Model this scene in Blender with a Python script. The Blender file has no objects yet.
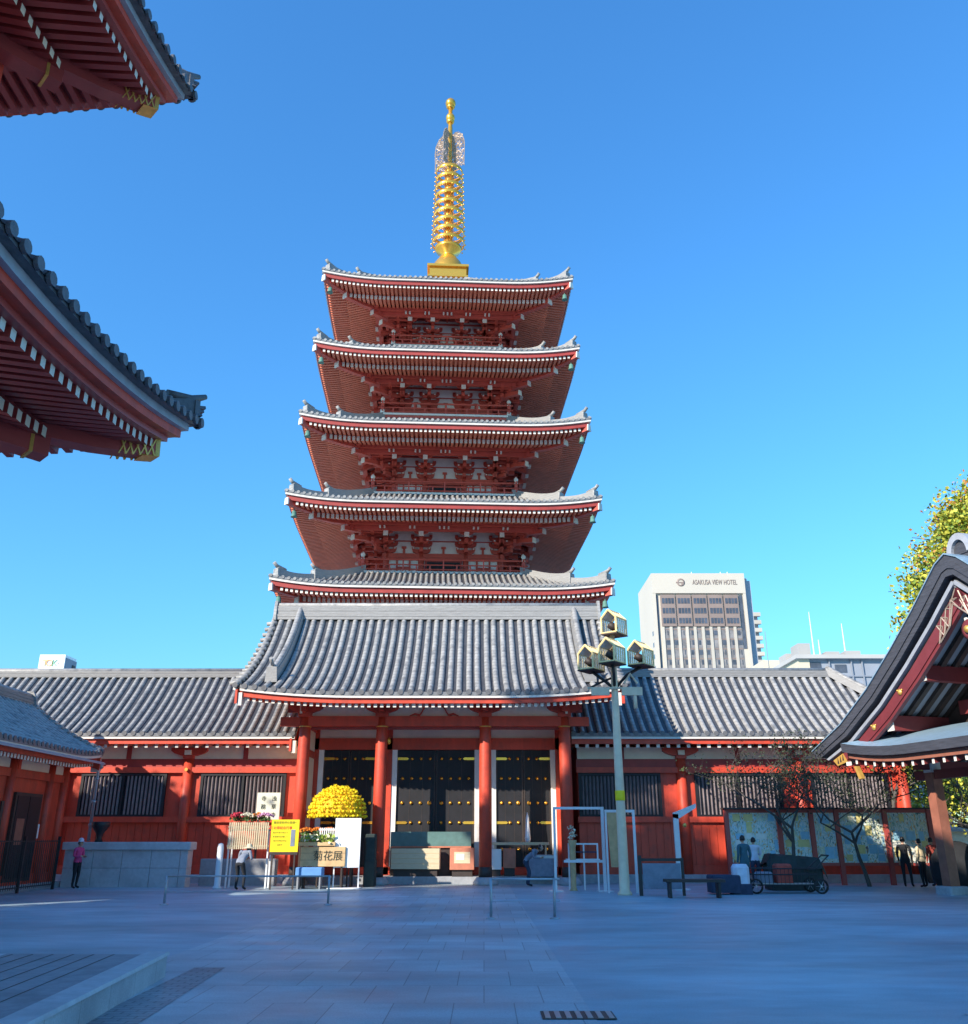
import bpy, bmesh, math, random
from mathutils import Vector, Matrix
random.seed(7)
R = math.radians
col = bpy.context.scene.collection
scene = bpy.context.scene

# ------------------------------------------------------------------ materials
MAT = {}
def mat(name, rgb, rough=0.6, var=0.12, scale=3.0, bump=0.0, bscale=20.0, metal=0.0, streak=None, spec=0.5, dirt=None, part=.10, joints=None):
    m = bpy.data.materials.new(name); m.use_nodes = True
    nt = m.node_tree; N = nt.nodes; L = nt.links
    b = N['Principled BSDF']
    b.inputs['Roughness'].default_value = rough
    b.inputs['Metallic'].default_value = metal
    b.inputs['Specular IOR Level'].default_value = spec
    geo = N.new('ShaderNodeNewGeometry')
    mp = N.new('ShaderNodeMapping'); L.new(geo.outputs['Position'], mp.inputs['Vector'])
    if streak: mp.inputs['Scale'].default_value = streak
    no = N.new('ShaderNodeTexNoise'); no.inputs['Scale'].default_value = scale
    no.inputs['Detail'].default_value = 6; no.inputs['Roughness'].default_value = 0.6
    L.new(mp.outputs[0], no.inputs['Vector'])
    cr = N.new('ShaderNodeValToRGB')
    lo = [c * (1 - var) for c in rgb]; hi = [min(1, c * (1 + var)) for c in rgb]
    cr.color_ramp.elements[0].position = 0.3; cr.color_ramp.elements[0].color = (*lo, 1)
    cr.color_ramp.elements[1].position = 0.7; cr.color_ramp.elements[1].color = (*hi, 1)
    L.new(no.outputs['Fac'], cr.inputs['Fac'])
    out = cr.outputs['Color']
    if dirt:
        n2 = N.new('ShaderNodeTexNoise'); n2.inputs['Scale'].default_value = dirt[1]; n2.inputs['Detail'].default_value = 8
        L.new(geo.outputs['Position'], n2.inputs['Vector'])
        r2 = N.new('ShaderNodeValToRGB'); r2.color_ramp.elements[0].position = 0.5; r2.color_ramp.elements[1].position = 0.68
        L.new(n2.outputs['Fac'], r2.inputs['Fac'])
        mx = N.new('ShaderNodeMix'); mx.data_type = 'RGBA'
        mul = N.new('ShaderNodeMath'); mul.operation = 'MULTIPLY'; mul.inputs[1].default_value = dirt[2]
        L.new(r2.outputs['Color'], mul.inputs[0]); L.new(mul.outputs[0], mx.inputs['Factor'])
        L.new(out, mx.inputs['A']); mx.inputs['B'].default_value = (*dirt[0], 1)
        out = mx.outputs['Result']
    # small tone differences from one part to the next
    oi = N.new('ShaderNodeObjectInfo'); mr = N.new('ShaderNodeMapRange'); mr.inputs['To Min'].default_value = 1 - part; mr.inputs['To Max'].default_value = 1 + part * .7
    L.new(oi.outputs['Random'], mr.inputs['Value'])
    vm = N.new('ShaderNodeVectorMath'); vm.operation = 'SCALE'; L.new(out, vm.inputs[0]); L.new(mr.outputs[0], vm.inputs['Scale']); out = vm.outputs[0]
    if joints:
        sx = N.new('ShaderNodeSeparateXYZ'); L.new(geo.outputs['Position'], sx.inputs[0])
        md = N.new('ShaderNodeMath'); md.operation = 'FRACT'; ml = N.new('ShaderNodeMath'); ml.operation = 'MULTIPLY'; ml.inputs[1].default_value = 1 / joints
        L.new(sx.outputs['Z'], ml.inputs[0]); L.new(ml.outputs[0], md.inputs[0])
        rj = N.new('ShaderNodeValToRGB'); rj.color_ramp.elements[0].position = 0.0; rj.color_ramp.elements[0].color = (.55, .55, .56, 1); rj.color_ramp.elements[1].position = .22; rj.color_ramp.elements[1].color = (1, 1, 1, 1)
        L.new(md.outputs[0], rj.inputs['Fac'])
        v2 = N.new('ShaderNodeVectorMath'); v2.operation = 'MULTIPLY'; L.new(out, v2.inputs[0]); L.new(rj.outputs[0], v2.inputs[1]); out = v2.outputs[0]
    L.new(out, b.inputs['Base Color'])
    if bump:
        nb = N.new('ShaderNodeTexNoise'); nb.inputs['Scale'].default_value = bscale; nb.inputs['Detail'].default_value = 5
        L.new(geo.outputs['Position'], nb.inputs['Vector'])
        bp = N.new('ShaderNodeBump'); bp.inputs['Strength'].default_value = bump; bp.inputs['Distance'].default_value = 0.02
        L.new(nb.outputs['Fac'], bp.inputs['Height']); L.new(bp.outputs[0], b.inputs['Normal'])
    MAT[name] = m
    return m
mat('vermilion', (0.62, 0.066, 0.030), 0.52, 0.16, 1.4, 0.2, 12, streak=(2.5, 2.5, .5), dirt=((0.32, 0.05, 0.03), 2.3, 0.5))
mat('vermilion_pagoda', (0.56, 0.090, 0.060), 0.55, 0.15, 1.0, 0.1, 12)
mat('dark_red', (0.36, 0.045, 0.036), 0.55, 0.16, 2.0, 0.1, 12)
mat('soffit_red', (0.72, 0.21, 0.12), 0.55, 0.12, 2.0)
mat('maroon', (0.20, 0.035, 0.036), 0.5, 0.15, 2.0, 0.1, 15)
mat('barge_red', (0.20, 0.036, 0.042), 0.42, 0.12, 2.0, 0.1, 15)
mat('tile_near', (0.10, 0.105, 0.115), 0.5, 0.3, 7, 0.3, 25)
mat('hall_red', (0.42, 0.070, 0.060), 0.42, 0.12, 2.0, 0.1, 15)
mat('white_paint', (0.76, 0.72, 0.64), 0.55, 0.05, 4)
mat('cream_plaster', (0.90, 0.80, 0.60), 0.85, 0.06, 2.5, 0.1, 30)
mat('white_plaster', (0.86, 0.83, 0.78), 0.85, 0.06, 2.5)
mat('black_wood', (0.010, 0.010, 0.014), 0.6, 0.3, 3, 0.1, 30)
mat('dark_wood', (0.045, 0.032, 0.028), 0.6, 0.3, 3, 0.15, 25)
mat('brown_wood', (0.30, 0.11, 0.07), 0.55, 0.2, 3, 0.15, 25)
mat('window_bar', (0.21, 0.17, 0.175), 0.6, 0.2, 5)
mat('tile_disc', (0.13, 0.13, 0.135), 0.5, 0.2, 8)
mat('tile_roll', (0.345, 0.338, 0.320), 0.46, 0.22, 4.5, 0.25, 18, dirt=((0.15, 0.155, 0.16), 3.2, 0.75), joints=.15)
mat('tile_pan', (0.055, 0.058, 0.065), 0.55, 0.25, 6, 0.3, 18)
mat('tile_ridge', (0.28, 0.275, 0.265), 0.55, 0.2, 4, 0.4, 12, streak=(0.6, 0.6, 9))
mat('tile_dark', (0.19, 0.195, 0.20), 0.45, 0.25, 6, 0.25, 20)
mat('copper_sheet', (0.24, 0.36, 0.46), 0.35, 0.2, 2.5, 0.2, 12, streak=(1, 5, 1))
mat('bark_roof', (0.055, 0.058, 0.072), 0.6, 0.3, 2.0, 0.4, 10, streak=(1, 1, 14))
mat('verdigris_gray', (0.34, 0.36, 0.40), 0.5, 0.15, 3)
mat('gold', (1.0, 0.50, 0.07), 0.26, 0.06, 3, metal=0.72)
mat('gold_dull', (0.85, 0.50, 0.12), 0.38, 0.15, 6, metal=0.5)
mat('bronze_lattice', (0.42, 0.33, 0.26), 0.45, 0.2, 9, metal=0.3)
mat('verdigris', (0.10, 0.24, 0.19), 0.6, 0.2, 8)
mat('granite', (0.36, 0.37, 0.39), 0.8, 0.12, 9, 0.2, 40, dirt=((0.2, 0.2, 0.2), 1.6, 0.4))
mat('granite_light', (0.50, 0.51, 0.53), 0.75, 0.1, 9, 0.15, 40, dirt=((0.33, 0.33, 0.34), 1.6, 0.5))
mat('steel', (0.45, 0.46, 0.48), 0.4, 0.1, 5, metal=0.6)
mat('white_metal', (0.78, 0.79, 0.80), 0.4, 0.05, 5)
mat('black_iron', (0.02, 0.02, 0.022), 0.5, 0.2, 6)
mat('pole_paint', (0.80, 0.62, 0.42), 0.5, 0.1, 4, 0.1, 20)
mat('yellow_frame', (0.95, 0.68, 0.30), 0.45, 0.1, 5)
mat('yellow_flower', (0.92, 0.70, 0.01), 0.7, 0.16, 14)
mat('yellow_flower_deep', (0.85, 0.55, 0.01), 0.7, 0.16, 14)
mat('orange_flower', (0.80, 0.24, 0.02), 0.75, 0.25, 14)
mat('red_flower', (0.55, 0.03, 0.06), 0.75, 0.25, 14)
mat('pink_flower', (0.72, 0.38, 0.58), 0.75, 0.2, 14)
mat('white_flower', (0.74, 0.70, 0.52), 0.75, 0.15, 14)
mat('green_leaf', (0.06, 0.12, 0.03), 0.7, 0.3, 8)
mat('lime_leaf', (0.30, 0.40, 0.05), 0.7, 0.3, 10)
mat('yellow_board', (0.92, 0.72, 0.01), 0.5, 0.04, 3)
mat('notice_cream', (0.74, 0.74, 0.58), 0.6, 0.05, 3)
mat('ink', (0.04, 0.045, 0.03), 0.6, 0.1, 3)
mat('red_ink', (0.70, 0.10, 0.03), 0.6, 0.1, 3)
mat('olive_ink', (0.30, 0.30, 0.03), 0.6, 0.1, 3)
mat('panel_white', (0.82, 0.84, 0.84), 0.4, 0.04, 3)
mat('crate_wood', (0.60, 0.40, 0.20), 0.7, 0.18, 5, 0.2, 20)
mat('box_cream', (0.66, 0.55, 0.36), 0.7, 0.1, 5, 0.1, 20, streak=(1, 1, 7))
mat('teal_board', (0.10, 0.20, 0.19), 0.6, 0.2, 3)
mat('terracotta', (0.55, 0.20, 0.12), 0.7, 0.15, 4)
mat('cloth_gray', (0.22, 0.25, 0.31), 0.9, 0.15, 6, 0.3, 30)
mat('cloth_navy', (0.035, 0.05, 0.09), 0.9, 0.2, 6, 0.3, 30)
mat('cloth_black', (0.018, 0.02, 0.025), 0.9, 0.2, 6, 0.3, 30)
mat('cloth_pink', (0.65, 0.07, 0.22), 0.9, 0.15, 6, 0.3, 30)
mat('cloth_teal', (0.05, 0.14, 0.18), 0.9, 0.2, 6, 0.3, 30)
mat('cloth_red', (0.45, 0.08, 0.06), 0.9, 0.2, 6, 0.3, 30)
mat('cloth_white', (0.66, 0.70, 0.80), 0.9, 0.1, 6, 0.3, 30)
mat('cloth_blue', (0.12, 0.30, 0.62), 0.8, 0.1, 6)
mat('straw', (0.62, 0.55, 0.38), 0.8, 0.12, 14, 0.3, 60)
mat('tarp_green', (0.02, 0.035, 0.033), 0.7, 0.3, 4, 0.4, 8)
mat('skin', (0.55, 0.33, 0.23), 0.6, 0.06, 8)
mat('hair', (0.015, 0.012, 0.012), 0.5, 0.3, 20)
mat('rubber', (0.02, 0.02, 0.02), 0.8, 0.1, 8)
mat('bark', (0.09, 0.08, 0.07), 0.85, 0.3, 5, 0.5, 14)
mat('leaf_olive', (0.035, 0.05, 0.022), 0.7, 0.4, 3)
mat('leaf_ginkgo', (0.36, 0.36, 0.035), 0.7, 0.35, 1.2)
mat('leaf_green', (0.16, 0.25, 0.03), 0.7, 0.3, 1.2)
mat('leaf_orange', (0.44, 0.20, 0.05), 0.7, 0.3, 1.2)
mat('leaf_yellow', (0.62, 0.60, 0.07), 0.7, 0.3, 1.2)
mat('leaf_dark', (0.05, 0.07, 0.03), 0.7, 0.3, 1.2)
mat('hotel_white', (0.50, 0.455, 0.385), 0.8, 0.03, 0.1)
mat('hotel_grey', (0.34, 0.36, 0.40), 0.8, 0.08, 0.1)
mat('hotel_bronze', (0.24, 0.18, 0.155), 0.5, 0.15, 0.2)
mat('tower_glass', (0.07, 0.08, 0.105), 0.2, 0.4, 0.6)
mat('curtain_glass', (0.20, 0.19, 0.19), 0.4, 0.5, 0.55)
mat('concrete_beige', (0.55, 0.50, 0.38), 0.85, 0.06, 0.3)
mat('concrete_grey', (0.26, 0.29, 0.34), 0.85, 0.08, 0.3)
mat('concrete_pale', (0.42, 0.41, 0.39), 0.85, 0.06, 0.3)
for n_, c_ in (('poster_sky', (0.30, 0.55, 0.68)), ('poster_green', (0.25, 0.50, 0.30)), ('poster_yellow', (0.72, 0.62, 0.26)),
               ('poster_orange', (0.70, 0.36, 0.14)), ('poster_white', (0.74, 0.74, 0.66)), ('poster_blue', (0.10, 0.26, 0.45)), ('poster_purple', (0.35, 0.1, 0.4))):
    mat(n_, c_, 0.6, 0.12, 5)

# ------------------------------------------------------------------ objects
OFF = {}
def tag(o, label=None, cat=None, group=None, kind=None):
    if label: o['label'] = label
    if cat: o['category'] = cat
    if group: o['group'] = group
    if kind: o['kind'] = kind
    return o
def thing(name, loc, label, cat, group=None):
    o = bpy.data.objects.new(name, None); col.objects.link(o); o.location = loc
    o.empty_display_size = 0.2
    OFF[o.name] = Vector(loc)
    return tag(o, label, cat, group)
class MB:
    def __init__(s, m=None, T=None):
        s.v = []; s.f = []; s.mi = []; s.ms = []; s.T = T; s.c = 0; s.sm = []; s.smooth = False
        if m: s.m(m)
    def m(s, name):
        if name not in s.ms: s.ms.append(name)
        s.c = s.ms.index(name); return s
    def pt(s, p):
        if s.T: p = s.T(p)
        s.v.append((p[0], p[1], p[2])); return len(s.v) - 1
    def fc(s, idx):
        s.f.append(tuple(idx)); s.mi.append(s.c); s.sm.append(s.smooth)
    def poly(s, pts): s.fc([s.pt(p) for p in pts])
    def hexa(s, P, endmat=None):
        # P: 8 points, bottom ring 0-3 then top ring 4-7 (0,1,5,4 is the first side)
        i = [s.pt(p) for p in P]
        for k, q in enumerate(((3, 2, 1, 0), (4, 5, 6, 7), (0, 1, 5, 4), (1, 2, 6, 5), (2, 3, 7, 6), (3, 0, 4, 7))):
            if endmat and k == endmat[0]:
                c = s.c; s.m(endmat[1]); s.fc([i[a] for a in q]); s.c = c
            else: s.fc([i[a] for a in q])
    def box(s, x0, x1, y0, y1, z0, z1, endmat=None):
        s.hexa([(x0, y0, z0), (x1, y0, z0), (x1, y1, z0), (x0, y1, z0), (x0, y0, z1), (x1, y0, z1), (x1, y1, z1), (x0, y1, z1)], endmat)
    def bbox(s, x0, x1, y0, y1, z0, z1, b=0.02):
        # box with chamfered vertical and top edges
        P = lambda z, e: [(x0 + e, y0 + b, z), (x0 + b, y0 + e, z), (x1 - b, y0 + e, z), (x1 - e, y0 + b, z), (x1 - e, y1 - b, z), (x1 - b, y1 - e, z), (x0 + b, y1 - e, z), (x0 + e, y1 - b, z)]
        rings = [[s.pt(p) for p in P(z0, 0)], [s.pt(p) for p in P(z1 - b, 0)], [s.pt(p) for p in P(z1, b * 0.7)]]
        for a, c in zip(rings, rings[1:]):
            for k in range(8): s.fc((a[k], a[(k + 1) % 8], c[(k + 1) % 8], c[k]))
        s.fc(rings[-1]); s.fc(rings[0][::-1])
    def prism(s, prof, axis, a0, a1):
        # prof: list of 2-D points; extruded along axis 0/1/2 from a0 to a1
        def mk(p, a):
            return (a, p[0], p[1]) if axis == 0 else (p[0], a, p[1]) if axis == 1 else (p[0], p[1], a)
        A = [s.pt(mk(p, a0)) for p in prof]; B = [s.pt(mk(p, a1)) for p in prof]
        n = len(prof)
        for k in range(n): s.fc((A[k], A[(k + 1) % n], B[(k + 1) % n], B[k]))
        s.fc(A[::-1]); s.fc(B)
    def tube(s, pts, r, n=8, cap=True):
        pts = [Vector(p) for p in pts]
        rr = r if isinstance(r, (list, tuple)) else [r] * len(pts)
        rings = []; up = None
        for i, p in enumerate(pts):
            d = (pts[min(i + 1, len(pts) - 1)] - pts[max(i - 1, 0)]).normalized()
            if up is None: up = Vector((0, 0, 1)) if abs(d.z) < 0.9 else Vector((1, 0, 0))
            a = d.cross(up)
            if a.length < 1e-4: a = d.cross(Vector((0, 1, 0)))
            a.normalize(); b = a.cross(d).normalized(); up = b
            rings.append([s.pt(p + a * (math.cos(2 * math.pi * k / n) * rr[i]) + b * (math.sin(2 * math.pi * k / n) * rr[i])) for k in range(n)])
        sm = s.smooth; s.smooth = n > 6
        for A, B in zip(rings, rings[1:]):
            for k in range(n): s.fc((A[k], A[(k + 1) % n], B[(k + 1) % n], B[k]))
        s.smooth = False
        if cap: s.fc(rings[0][::-1]); s.fc(rings[-1])
        s.smooth = sm
    def lathe(s, prof, cx, cy, n=16, cap=True):
        rings = [[s.pt((cx + r * math.cos(2 * math.pi * k / n), cy + r * math.sin(2 * math.pi * k / n), z)) for k in range(n)] for r, z in prof]
        sm = s.smooth; s.smooth = True
        for A, B in zip(rings, rings[1:]):
            for k in range(n): s.fc((A[k], A[(k + 1) % n], B[(k + 1) % n], B[k]))
        s.smooth = False
        if cap: s.fc(rings[0][::-1]); s.fc(rings[-1])
        s.smooth = sm
    def ball(s, c, r, n=10, m=7, sz=1.0):
        pr = [(max(1e-3, r * math.sin(math.pi * k / m)), c[2] - r * sz * math.cos(math.pi * k / m)) for k in range(m + 1)]
        s.lathe(pr, c[0], c[1], n)
    def strips(s, secs, close=False):
        # secs: list of rings (lists of points, same length) -> skin
        rings = [[s.pt(p) for p in q] for q in secs]
        n = len(rings[0])
        for A, B in zip(rings, rings[1:]):
            for k in range(n if close else n - 1): s.fc((A[k], A[(k + 1) % n], B[(k + 1) % n], B[k]))
        if close: s.fc(rings[0][::-1]); s.fc(rings[-1])
    def sweepbox(s, pts, side, up, w, h0, h1):
        # box section swept along pts; side, up unit vectors; heights may be lists
        secs = []
        for i, p in enumerate(pts):
            p = Vector(p); a = Vector(side) * (w if not isinstance(w, (list, tuple)) else w[i]) * 0.5; u = Vector(up)
            lo = h0[i] if isinstance(h0, (list, tuple)) else h0; hi = h1[i] if isinstance(h1, (list, tuple)) else h1
            secs.append([p - a + u * lo, p + a + u * lo, p + a * 0.8 + u * hi, p - a * 0.8 + u * hi])
        s.strips(secs, True)
    def build(s, name, parent=None, label=None):
        off = OFF.get(parent.name, Vector((0, 0, 0))) if parent else Vector((0, 0, 0))
        me = bpy.data.meshes.new(name)
        if off.length: V = [(a - off.x, b - off.y, c - off.z) for a, b, c in s.v]
        else: V = s.v
        me.from_pydata(V, [], s.f)
        for n in s.ms: me.materials.append(MAT[n])
        me.polygons.foreach_set('material_index', s.mi)
        me.polygons.foreach_set('use_smooth', s.sm)
        me.update()
        bm = bmesh.new(); bm.from_mesh(me); bmesh.ops.recalc_face_normals(bm, faces=bm.faces); bm.to_mesh(me); bm.free()
        o = bpy.data.objects.new(name, me); col.objects.link(o)
        if parent: o.parent = parent
        OFF[o.name] = off
        if label: o['label'] = label
        return o
def build_pieces(mb, name, parent):
    # one object per connected piece
    root = list(range(len(mb.v)))
    def find(i):
        while root[i] != i: root[i] = root[root[i]]; i = root[i]
        return i
    for f in mb.f:
        for i in f[1:]: root[find(i)] = find(f[0])
    groups = {}
    for fi, f in enumerate(mb.f): groups.setdefault(find(f[0]), []).append(fi)
    for fs in groups.values():
        idx = {}; q = MB(); q.ms = list(mb.ms)
        for fi in fs:
            for i in mb.f[fi]:
                if i not in idx: idx[i] = len(q.v); q.v.append(mb.v[i])
            q.f.append(tuple(idx[i] for i in mb.f[fi])); q.mi.append(mb.mi[fi]); q.sm.append(mb.sm[fi])
        q.build(name, parent)
def solo(mb, name, label, cat, group=None, base=None):
    # a thing that is one mesh, its origin moved to its base
    o = mb.build(name)
    if base is None:
        xs = [v[0] for v in mb.v]; ys = [v[1] for v in mb.v]; zs = [v[2] for v in mb.v]
        base = ((min(xs) + max(xs)) / 2, (min(ys) + max(ys)) / 2, min(zs))
    b = Vector(base)
    o.data.transform(Matrix.Translation(-b)); o.location = b; OFF[o.name] = b
    return tag(o, label, cat, group)
def rotT(cx, cy, ang):
    # local (u, o, z): u along the side, o outward; ang 0 = side facing the camera (-Y)
    c, s = math.cos(ang), math.sin(ang)
    def T(p):
        x, y = p[0], -p[1]
        return (cx + c * x - s * y, cy + s * x + c * y, p[2])
    return T

# ------------------------------------------------------------------ Japanese eaves and tiled roofs
def lift_fn(rise, Lr, dmax, ex=2.2):
    def f(a, d):
        k = max(0.0, 1 - a / Lr)
        return rise * k ** ex * max(0.0, 1 - max(0, d) / dmax)
    return f
JR = random.Random(99)
nolift = lambda a, d: 0.0
def strip(mb, L, hd, lift, z0, d0, d1, za, zb, mitre=True, n=24, ends=(True, True), uend=None):
    secs = []
    for i in range(n + 1):
        k = -1 + 2 * i / n
        k = math.copysign(abs(k) ** 0.8, k)
        ring = []
        for d, zz in ((d0, za), (d1, za), (d1, zb), (d0, zb)):
            e = L - d if mitre else L
            u = k * e
            ring.append((u, hd - d, z0 + lift(L - abs(u), d) + zz))
        secs.append(ring)
    mb.strips(secs, True)
def rafters(mb, L, hd, lift, z0, ds, de, zb, h, w, slope, gap, mitre=True, cap='white_paint', u0=None, u1=None):
    u0 = -L + 0.12 if u0 is None else u0; u1 = L - 0.12 if u1 is None else u1
    n = max(2, int(round((u1 - u0) / gap)))
    for i in range(n + 1):
        u = u0 + (u1 - u0) * i / n
        a = L - abs(u)
        e = min(de, a - 0.12) if mitre else de
        if e < ds + 0.12: continue
        za = z0 + zb + lift(a, ds); zc = z0 + zb + slope * (e - ds) + lift(a, e)
        P = [(u - w / 2, hd - ds, za), (u + w / 2, hd - ds, za), (u + w / 2, hd - e, zc), (u - w / 2, hd - e, zc)]
        mb.hexa(P + [(p[0], p[1], p[2] + h) for p in P], (2, cap))
def tile_side(roll, pan, L, hd, lift, z0, prof, D, gap=0.30, r=0.085, mitre=True, nd=9, disc='tile_roll', uflare=None, clip=None, endm=None):
    # prof(d) -> height above eave; D depth; clip(a) -> max d at distance a from the end
    n = int(round((2 * L - 0.1) / gap))
    def Z(u, d): return z0 + 0.12 + prof(d) + lift(L - abs(u), d)
    def U(u, d): return u * (1 + (uflare(d) if uflare else 0))
    for i in range(n + 1):
        u = -L + 0.08 + (2 * L - 0.16) * i / n
        a = L - abs(u)
        dm = min(D, a) if mitre else D
        if clip: dm = min(D, clip(a))
        if dm < 0.15: dm = 0.15
        k = max(2, int(math.ceil(nd * dm / D)))
        secs = []
        for j in range(k + 1):
            d = dm * j / k; z = Z(u, d); uu = U(u, d)
            slope = (Z(u, d + 0.05) - Z(u, max(0, d - 0.05))) / (0.05 + min(d, 0.05))
            cs = 1 / math.sqrt(1 + slope * slope); sn = slope * cs
            ring = []
            for q in range(6):
                t = math.pi * q / 5
                hh = r * math.sin(t)
                ring.append((uu - r * math.cos(t), hd - d + hh * sn, z - 0.01 + hh * cs))
            secs.append(ring)
        jx, jz = JR.gauss(0, .012), JR.gauss(0, .006)
        secs = [[(p[0] + jx, p[1], p[2] + jz) for p in q] for q in secs]
        roll.smooth = True; roll.m(disc); roll.strips(secs); roll.smooth = False
        # round end tile
        c = (U(u, 0), hd + 0.05, Z(u, 0) + 0.005)
        roll.m(endm or disc); rd = r - .004
        P = [(c[0] + rd * math.cos(2 * math.pi * q / 10), c[1], c[2] + rd * math.sin(2 * math.pi * q / 10)) for q in range(10)]
        Q = [(p[0], p[1] - 0.06, p[2]) for p in P]
        ip = [roll.pt(p) for p in P]; iq = [roll.pt(p) for p in Q]
        roll.fc(ip[::-1])
        for q in range(10): roll.fc((ip[q], ip[(q + 1) % 10], iq[(q + 1) % 10], iq[q]))
        # pan tiles to the next roll, stepped courses
        if i < n:
            u2 = u + (2 * L - 0.16) / n
            a2 = L - abs(u2)
            dm2 = min(D, a2) if mitre else D
            if clip: dm2 = min(D, clip(a2))
            dm2 = max(dm2, 0.15)
            secs = []
            for j in range(k + 1):
                d = dm * j / k; e = dm2 * j / k
                mid_d = (d + e) / 2; um = (u + u2) / 2
                secs.append([(U(u, d), hd - d, Z(u, d)), (U(um, mid_d), hd - mid_d, Z(um, mid_d) - 0.03), (U(u2, e), hd - e, Z(u2, e))])
            pan.strips(secs)
def hip_ridges(mb, L, hd, lift, z0, prof, D, ends=(1.9, 0.3), w=0.34, h=0.34):
    # right-hand corner of the side: point at distance a along the diagonal
    def P(a): return Vector((L - a, hd - a, z0 + 0.12 + prof(a) + lift(a, a)))
    dv = Vector((1, 1, 0)).normalized(); sv = Vector((1, -1, 0)).normalized()
    for a0, a1, hh in ((D, ends[0], h), (ends[0], ends[1], h * 0.75)):
        n = 8; pts = [P(a0 + (a1 - a0) * i / n) for i in range(n + 1)]
        top = [hh + 0.20 * (i / n) ** 4 for i in range(n + 1)]
        mb.m('tile_ridge'); mb.sweepbox(pts, sv, (0, 0, 1), w, -0.1, top)
        e = pts[-1]
        mb.m('tile_roll')
        # end-plate tile and the upturned finial on it
        mb.sweepbox([e + dv * 0.0 + Vector((0, 0, -0.08)), e + dv * 0.09 + Vector((0, 0, -0.08))], sv, (0, 0, 1), w * 1.35, 0, hh + 0.22)
        mb.tube([e - dv * 0.5 + Vector((0, 0, hh + 0.16)), e + dv * 0.05 + Vector((0, 0, hh + 0.27)), e + dv * 0.22 + Vector((0, 0, hh + 0.42))], [0.09, 0.10, 0.09], 7)
def profile(H, D, a=0.62):
    return lambda d: H * (a * (d / D) + (1 - a) * (d / D) ** 2)
# ------------------------------------------------------------------ the pagoda
PX, PY = -2.46, 51.0
pag = thing('pagoda', (PX, PY, 0), 'tall five storey vermilion pagoda with grey tiled roofs and a golden spire behind the gate', 'pagoda')
#       hw    z0     rise  Dtop  H     wall  floor  balcony half
ST = [(8.56, 13.30, 0.34, 4.25, 1.85, 3.75, 7.0, None),
      (8.19, 17.93, 0.36, 4.25, 1.95, 3.20, 15.28, 4.54),
      (7.86, 22.62, 0.38, 4.30, 2.20, 2.90, 20.02, 4.22),
      (7.48, 27.32, 0.40, 4.30, 2.35, 2.60, 25.15, 3.88),
      (7.29, 32.05, 0.42, 6.35, 4.25, 2.30, 30.05, 3.44)]
def bracket(mb, u, w, zb, o_steps=3, step=0.68):
    RD = 'vermilion_pagoda'
    for k in range(o_steps):
        z = zb + 0.36 * k
        # arm reaching out
        e = w + step * (k + 0.75) - (.42 if k == 2 else 0)
        mb.m(RD); mb.box(u - .10, u + .10, w - .1, e, z, z + .22)
        # arm parallel to the wall at the previous step, boat-shaped
        o = w + step * k + 0.06
        hw_ = 0.52 if k == 0 else 0.40; ah = .22 if k == 0 else .15
        prof = [(u - hw_ * .55, z), (u + hw_ * .55, z), (u + hw_ * .9, z + .07), (u + hw_, z + ah), (u - hw_, z + ah), (u - hw_ * .9, z + .07)]
        secs = [[(p[0], o - .09, p[1]) for p in prof], [(p[0], o + .09, p[1]) for p in prof]]
        mb.m(RD); mb.strips(secs, True)
        for q in (-hw_ * .85, 0, hw_ * .85):
            mb.box(u + q - .09, u + q + .09, o - .10, o + .10, z + ah + .005, z + ah + .12)
            mb.m('white_paint'); mb.box(u + q - .045, u + q + .045, o + .101, o + .11, z + ah + .02, z + ah + .10); mb.m(RD)
    for z in (zb + .40, zb + .80):
        ps = [(u - .34, z - .02), (u + .34, z - .02), (u + .56, z + .05), (u + .62, z + .19), (u - .62, z + .19), (u - .56, z + .05)]
        mb.m(RD); mb.strips([[(p[0], w + .0, p[1]) for p in ps], [(p[0], w + .11, p[1]) for p in ps]], True)
        for q in (-.52, .52): mb.box(u + q - .09, u + q + .09, w, w + .13, z + .195, z + .30)
    # tail rafter with white end
    a, b = w + .2, w + step * 2.75
    zt = zb + 0.80
    P = [(u - .13, b, zt - .36), (u + .13, b, zt - .36), (u + .13, a, zt + .40), (u - .13, a, zt + .40)]
    mb.m(RD); mb.hexa(P + [(p[0], p[1], p[2] + .28) for p in P], (2, 'white_paint'))
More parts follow.
